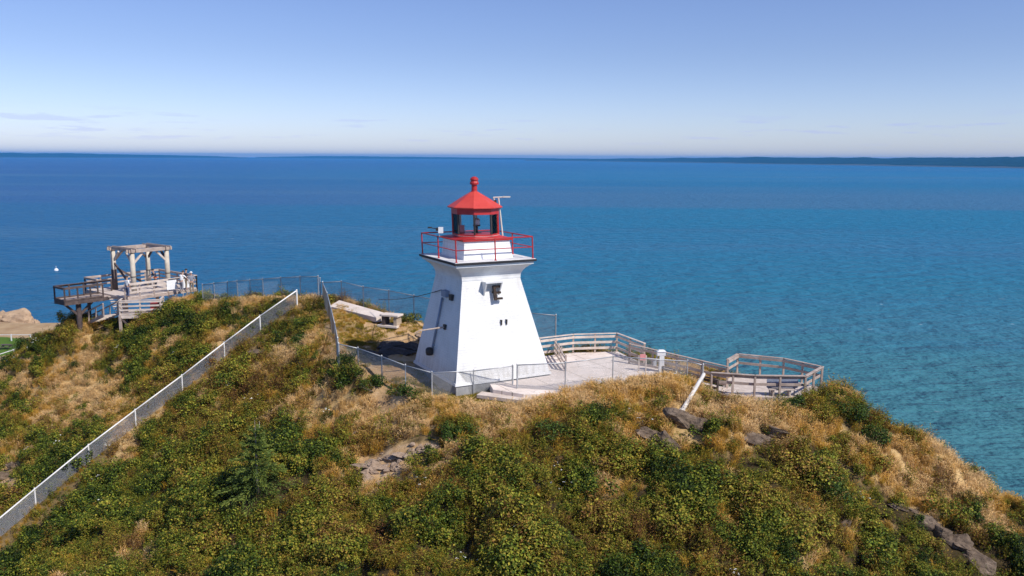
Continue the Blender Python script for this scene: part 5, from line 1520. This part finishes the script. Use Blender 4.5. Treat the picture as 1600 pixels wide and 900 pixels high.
# ------------------------------------------------------------------ ground cover
def build_cover():
    decks = [DECK_POLY[:4], DECK_POLY[5:]]
    x, y, z = candidates(125000)
    g, b, px, py = cover(x, y, z)
    free = rock_free(x, y, px, py)
    u_ = rng.random(len(x))
    dk = in_poly(x, y, RAMP_POLY)
    for d_ in decks: dk |= in_poly(x, y, d_)
    df, fs_ = seg_dist(x, y, FBASE)
    dk |= df < .35
    strip = (df < 1.1) & (fs_ > 0)
    free &= ~(in_poly(x, y, RAMP_POLY) | in_poly(x, y, LOOK_POLY))
    fx = sum(p[0] for p in LOOK_POLY) / len(LOOK_POLY); fy = sum(p[1] for p in LOOK_POLY) / len(LOOK_POLY)
    dk |= (np.hypot(x - fx, y - fy) < 3.0)
    dk |= in_poly(x, y, UPPER)
    nearpad = (x > -4) & (y > 37.6) & (y < 40.9) & (x < 2.2)
    nearedge = (np.sqrt((x + 0.2) ** 2 + (y - 43.0) ** 2) < 4.6)
    # grass
    gp_ = np.clip(g * 0.95 + 0.04, 0.08, .86)
    is_g = (u_ < gp_) | (strip & (rng.random(len(x)) < .45)) | (dk & (rng.random(len(x)) < .5))
    sel = free & is_g & ~nearedge & (rng.random(len(x)) < .68)
    pts = np.stack([x, y, z], -1)[sel]; gg = g[sel]
    hl = .62 + .5 * fbm(pts[:, 0] * .8, pts[:, 1] * .8, 3)
    hl *= np.where(dk[sel] | strip[sel], .45, 1)
    t = .60 - .46 * np.clip(gg, -.3, 1.2) + rng.normal(0, .12, len(pts)) + (fbm(pts[:, 0] * .6 + 9, pts[:, 1] * .6, 3) - .5) * 1.0
    scatter('dry_grass', 'golden dry grass tufts over the headland', 'grass', pts, lib_grass, 7, hl, np.clip(t, 0, 1), M['grass'], .16)
    # shrubs
    sel = free & ~is_g & ~dk & ~nearpad & ~nearedge & (rng.random(len(x)) < .26)
    pts = np.stack([x, y, z], -1)[sel]; bb = b[sel]
    md = np.clip((fbm(pts[:, 0] * .62 + 55, pts[:, 1] * .62, 3) - .36) / .28, 0, 1)
    sc = (.42 + 1.05 * md ** 1.3) * rng.uniform(.6, 1.35, len(pts))
    sc = np.where(strip[sel], .4 * sc, sc) * (1 - .30 * np.clip(g[sel], 0, 1)) * np.where((py[sel] < 700) & (px[sel] > 450), .80, 1.0)
    # the crest beside the terrace and the far right edge carry only low plants
    sc = np.where((pts[:, 1] > 38.2) & (pts[:, 0] > 1), np.minimum(sc, .6), sc)
    t = .22 + .36 * np.clip((fbm(pts[:, 0] * .55 + 5, pts[:, 1] * .55, 4) - .40) / .20, 0, 1) - .05 * md + .30 * np.clip(bb, -.3, 1) + rng.normal(0, .10, len(pts))
    pts[:, 2] -= .12
    scatter('low_shrubs', 'dense low green shrubs covering the slope', 'shrubs', pts, lib_shrub, 8, sc, np.clip(t, 0, 1), M['leaf'], .2)
    fp = pts[rng.random(len(pts)) < .06 * np.clip(fbm(pts[:, 0] * .3 + 8, pts[:, 1] * .3, 3) * 4 - 1.9, 0, 1)]; fp[:, 2] += .06
    scatter('wild_flowers', 'tiny white flower heads dotted through the shrubs', 'flowers', fp, lib_flower, 4, np.ones(len(fp)), np.zeros(len(fp)), M['petal'], .1)
    # brown and green herbs
    sel = free & ~dk & ~nearpad & ~nearedge & (rng.random(len(x)) < np.clip(.17 + .18 * b - .16 * np.clip(g, 0, 1), .04, .40))
    pts = np.stack([x, y, z], -1)[sel]; bb = b[sel]
    sc = rng.uniform(.7, 1.25, len(pts))
    t = .52 + .30 * np.clip(bb, -.5, 1) + rng.normal(0, .15, len(pts))
    scatter('wild_herbs', 'brown and olive herbs mixed through the shrubs', 'herbs', pts, lib_herb, 6, sc, np.clip(t, 0, 1), M['leaf'], .15)
    # short turf: round the tower, the little lawn beside the path, and thinly in the dirt
    n = 60000
    x = rng.uniform(-20, 12, n); y = rng.uniform(36, 62, n); z = hill_z(x, y)
    px, py, _ = proj_np(np.stack([x, y, z], -1))
    hollow = np.exp(-(((px - 612) / 50) ** 2 + ((py - 556) / 34) ** 2))  # keeps turf off the dark rocks that stand for the tower shadow
    lawn = in_poly(x, y, UPPER) * .35 * (hollow < .35) * (fbm(x * .7 + 3, y * .7, 3) > .5) + np.exp(-(((px - 560) / 34) ** 2 + ((py - 528) / 24) ** 2))
    front = np.where((py > 598) & (py < 650) & (px > 640) & (px < 900), .8, 0)
    edge = in_poly(x, y, DIRT) * .02 + in_poly(x, y, TRACK) * .10 + in_poly(x, y, DIRT_UP) * .06
    pr = np.clip(lawn * .9 + front + edge, 0, 1)
    nz = fbm(x * .8, y * .8, 3)
    sel = (rng.random(n) < pr * .55) & ~in_poly(x, y, PAD) & ~in_poly(x, y, TOWER_POLY) & (nz > .30) & rock_free(x, y, px, py)
    pts = np.stack([x, y, z], -1)[sel]
    t = .80 + rng.normal(0, .1, len(pts)) - .25 * (nz[sel] - .4)
    scatter('short_turf', 'short yellow-green turf round the tower and path', 'turf', pts, lib_turf, 4, rng.uniform(.8, 1.3, len(pts)), np.clip(t, 0, 1), M['grass'], .1)
build_cover()

# ------------------------------------------------------------------ low shore at the far left
def make_shore():
    zl = -36.0
    gx = np.arange(-290, -70, 2.0); gy = np.arange(120, 300, 2.0)
    X, Y = np.meshgrid(gx, gy)
    shore = 262 + 7 * fbm(X * .03, Y * .03, 3) - 5 + 0.06 * (X + 150)
    Z = np.clip((shore - Y) * .28, -6, 7) + SEA_Z + (fbm(X * .1, Y * .1, 4) - .5) * .7
    nx, ny = len(gx), len(gy); idx = np.arange(nx * ny).reshape(ny, nx)
    faces = np.stack([idx[:-1, :-1], idx[:-1, 1:], idx[1:, 1:], idx[1:, :-1]], -1).reshape(-1, 4)
    me = bpy.data.meshes.new('low_shore'); me.from_pydata(np.stack([X.ravel(), Y.ravel(), Z.ravel()], -1).tolist(), [], faces.tolist())
    me.polygons.foreach_set('use_smooth', [True] * len(me.polygons))
    Lc = atz(8, 545, -36.2)
    m, n, l, b, o = new_mat('shore_ground')
    tc = n.new('ShaderNodeTexCoord'); sp = n.new('ShaderNodeSeparateXYZ'); l.new(tc.outputs['Object'], sp.inputs[0])
    f = ntex(n, l, .25, 7, .65)
    sand = ramp(n, l, f, [(.3, (.30, .19, .10)), (.7, (.46, .33, .19))])
    lawn = ramp(n, l, f, [(.3, (.06, .12, .015)), (.7, (.10, .17, .025))])
    a_ = mmath(n, l, 'DIVIDE', mmath(n, l, 'SUBTRACT', sp.outputs['X'], Lc.x - 10), 17.0); b_ = mmath(n, l, 'DIVIDE', mmath(n, l, 'SUBTRACT', sp.outputs['Y'], Lc.y - 1), 14.0)
    dd = mmath(n, l, 'ADD', mmath(n, l, 'MULTIPLY', a_, a_), mmath(n, l, 'MULTIPLY', b_, b_))
    k = mmath(n, l, 'ADD', dd, mmath(n, l, 'MULTIPLY', mmath(n, l, 'SUBTRACT', f, .5), .5))
    l.new(mixc(n, l, maprange(n, l, k, .85, 1.05), lawn, sand), b.inputs['Base Color']); b.inputs['Roughness'].default_value = 1
    b.inputs['Specular IOR Level'].default_value = .1
    me.materials.append(m)
    ob = bpy.data.objects.new('low_shore', me); COL.objects.link(ob); tag(ob, 'low sandy shore with a lawn at the far left', 'shore', kind='structure')
    zf = SEA_Z + 7
    def sp_(px, py, z=zf): return atz(px, py, z)
    # headland rock
    g = sp_(18, 518, SEA_Z)
    blobs = [((g.x - 4, g.y, SEA_Z + .2), (9.5, 5, 5.6), .2, .1), ((g.x + 3.5, g.y + 1, SEA_Z), (6.5, 4, 4.6), -.1, .15), ((g.x - 14, g.y + 2, SEA_Z), (8, 5, 6), .1, 0)]
    rock('sea_rock', 'tan rocky point beside the sea at the far left', blobs, 'rock_tan', 'sea rocks')
    g2 = sp_(55, 516, SEA_Z)
    rock('sea_rock', 'small dark-sided rock stack at the end of the tan point', [((g2.x, g2.y, SEA_Z), (2.3, 2.2, 4.6), .3, .2)], 'rock_tan', 'sea rocks')
    # white posts and rails round the lawn
    run1 = [sp_(x_, 532) for x_ in (-30, 18, 48, 80, 112)]
    run2 = [sp_(44, 545), sp_(22, 556), sp_(-8, 566)]
    for nm, run in (('white post fence along the far side of the shore lawn', run1), ('white post fence along the near side of the shore lawn', run2)):
        root = empty('post_fence', tuple(run[0]), nm, 'fence', 'white fences on the low shore')
        for p in run:
            q = MB(); q.box(p + up * .7, (.22, .22, 1.9)); q.build('post', M['white_paint'], root)
        for a, b in zip(run[:-1], run[1:]):
            q = MB(); q.bar(a + up * 1.5, b + up * 1.5, .1, .14); q.build('rail', M['white_paint'], root)
    # picnic table
    p = sp_(10, 545); p.z += .1
    root = empty('picnic_table', tuple(p), 'dark picnic table on the bright shore lawn', 'table')
    q = MB()
    for i in range(5): q.bar(p + Vector((-1.3, -.5 + .25 * i, .95)), p + Vector((1.3, -.5 + .25 * i, .95)), .23, .06)
    q.build('tabletop', M['timber_dark'], root)
    for s in (-1, 1):
        q = MB(); q.bar(p + Vector((-1.3, s * .95, .55)), p + Vector((1.3, s * .95, .55)), .35, .06); q.build('seat', M['timber_dark'], root)
    for s in (-1, 1):
        q = MB(); q.bar(p + Vector((s * .9, -.9, 0)), p + Vector((s * .9, .45, .95)), .12, .12); q.bar(p + Vector((s * .9 + .13, .9, 0)), p + Vector((s * .9 + .13, -.45, .95)), .12, .12); q.bar(p + Vector((s * .9 - .13, -1.0, .5)), p + Vector((s * .9 - .13, 1.0, .5)), .08, .12); q.build('leg', M['timber_dark'], root)
    g = sp_(2, 563); rock('boulder', 'white boulder at the photo edge below the shore lawn', [((g.x, g.y, g.z + .3), (1.0, .8, .8), .3, 0)], 'rock_pale', 'boulders on the shore')
    # buoy
    b = atz(88, 423, SEA_Z)
    root = empty('buoy', tuple(b), 'small white buoy floating beyond the timber deck', 'buoy')
    q = MB(); q.lathe(b, [(.3, -.5), (.9, -.2), (1.0, .3), (.75, .9), (.3, 1.15)], 16); q.build('float', M['white_plastic'], root, smooth=True)
    q = MB(); q.tube(b + up * 1.1, b + up * 1.9, .09, .07, 8); q.lathe(b + up * 1.85, [(.05, 0), (.18, .1), (.18, .3), (.05, .4)], 10); q.build('top_mark', M['white_plastic'], root)
make_shore()

# tidy: give anything top-level without a category a safe default (setting only)
bpy.context.view_layer.update()
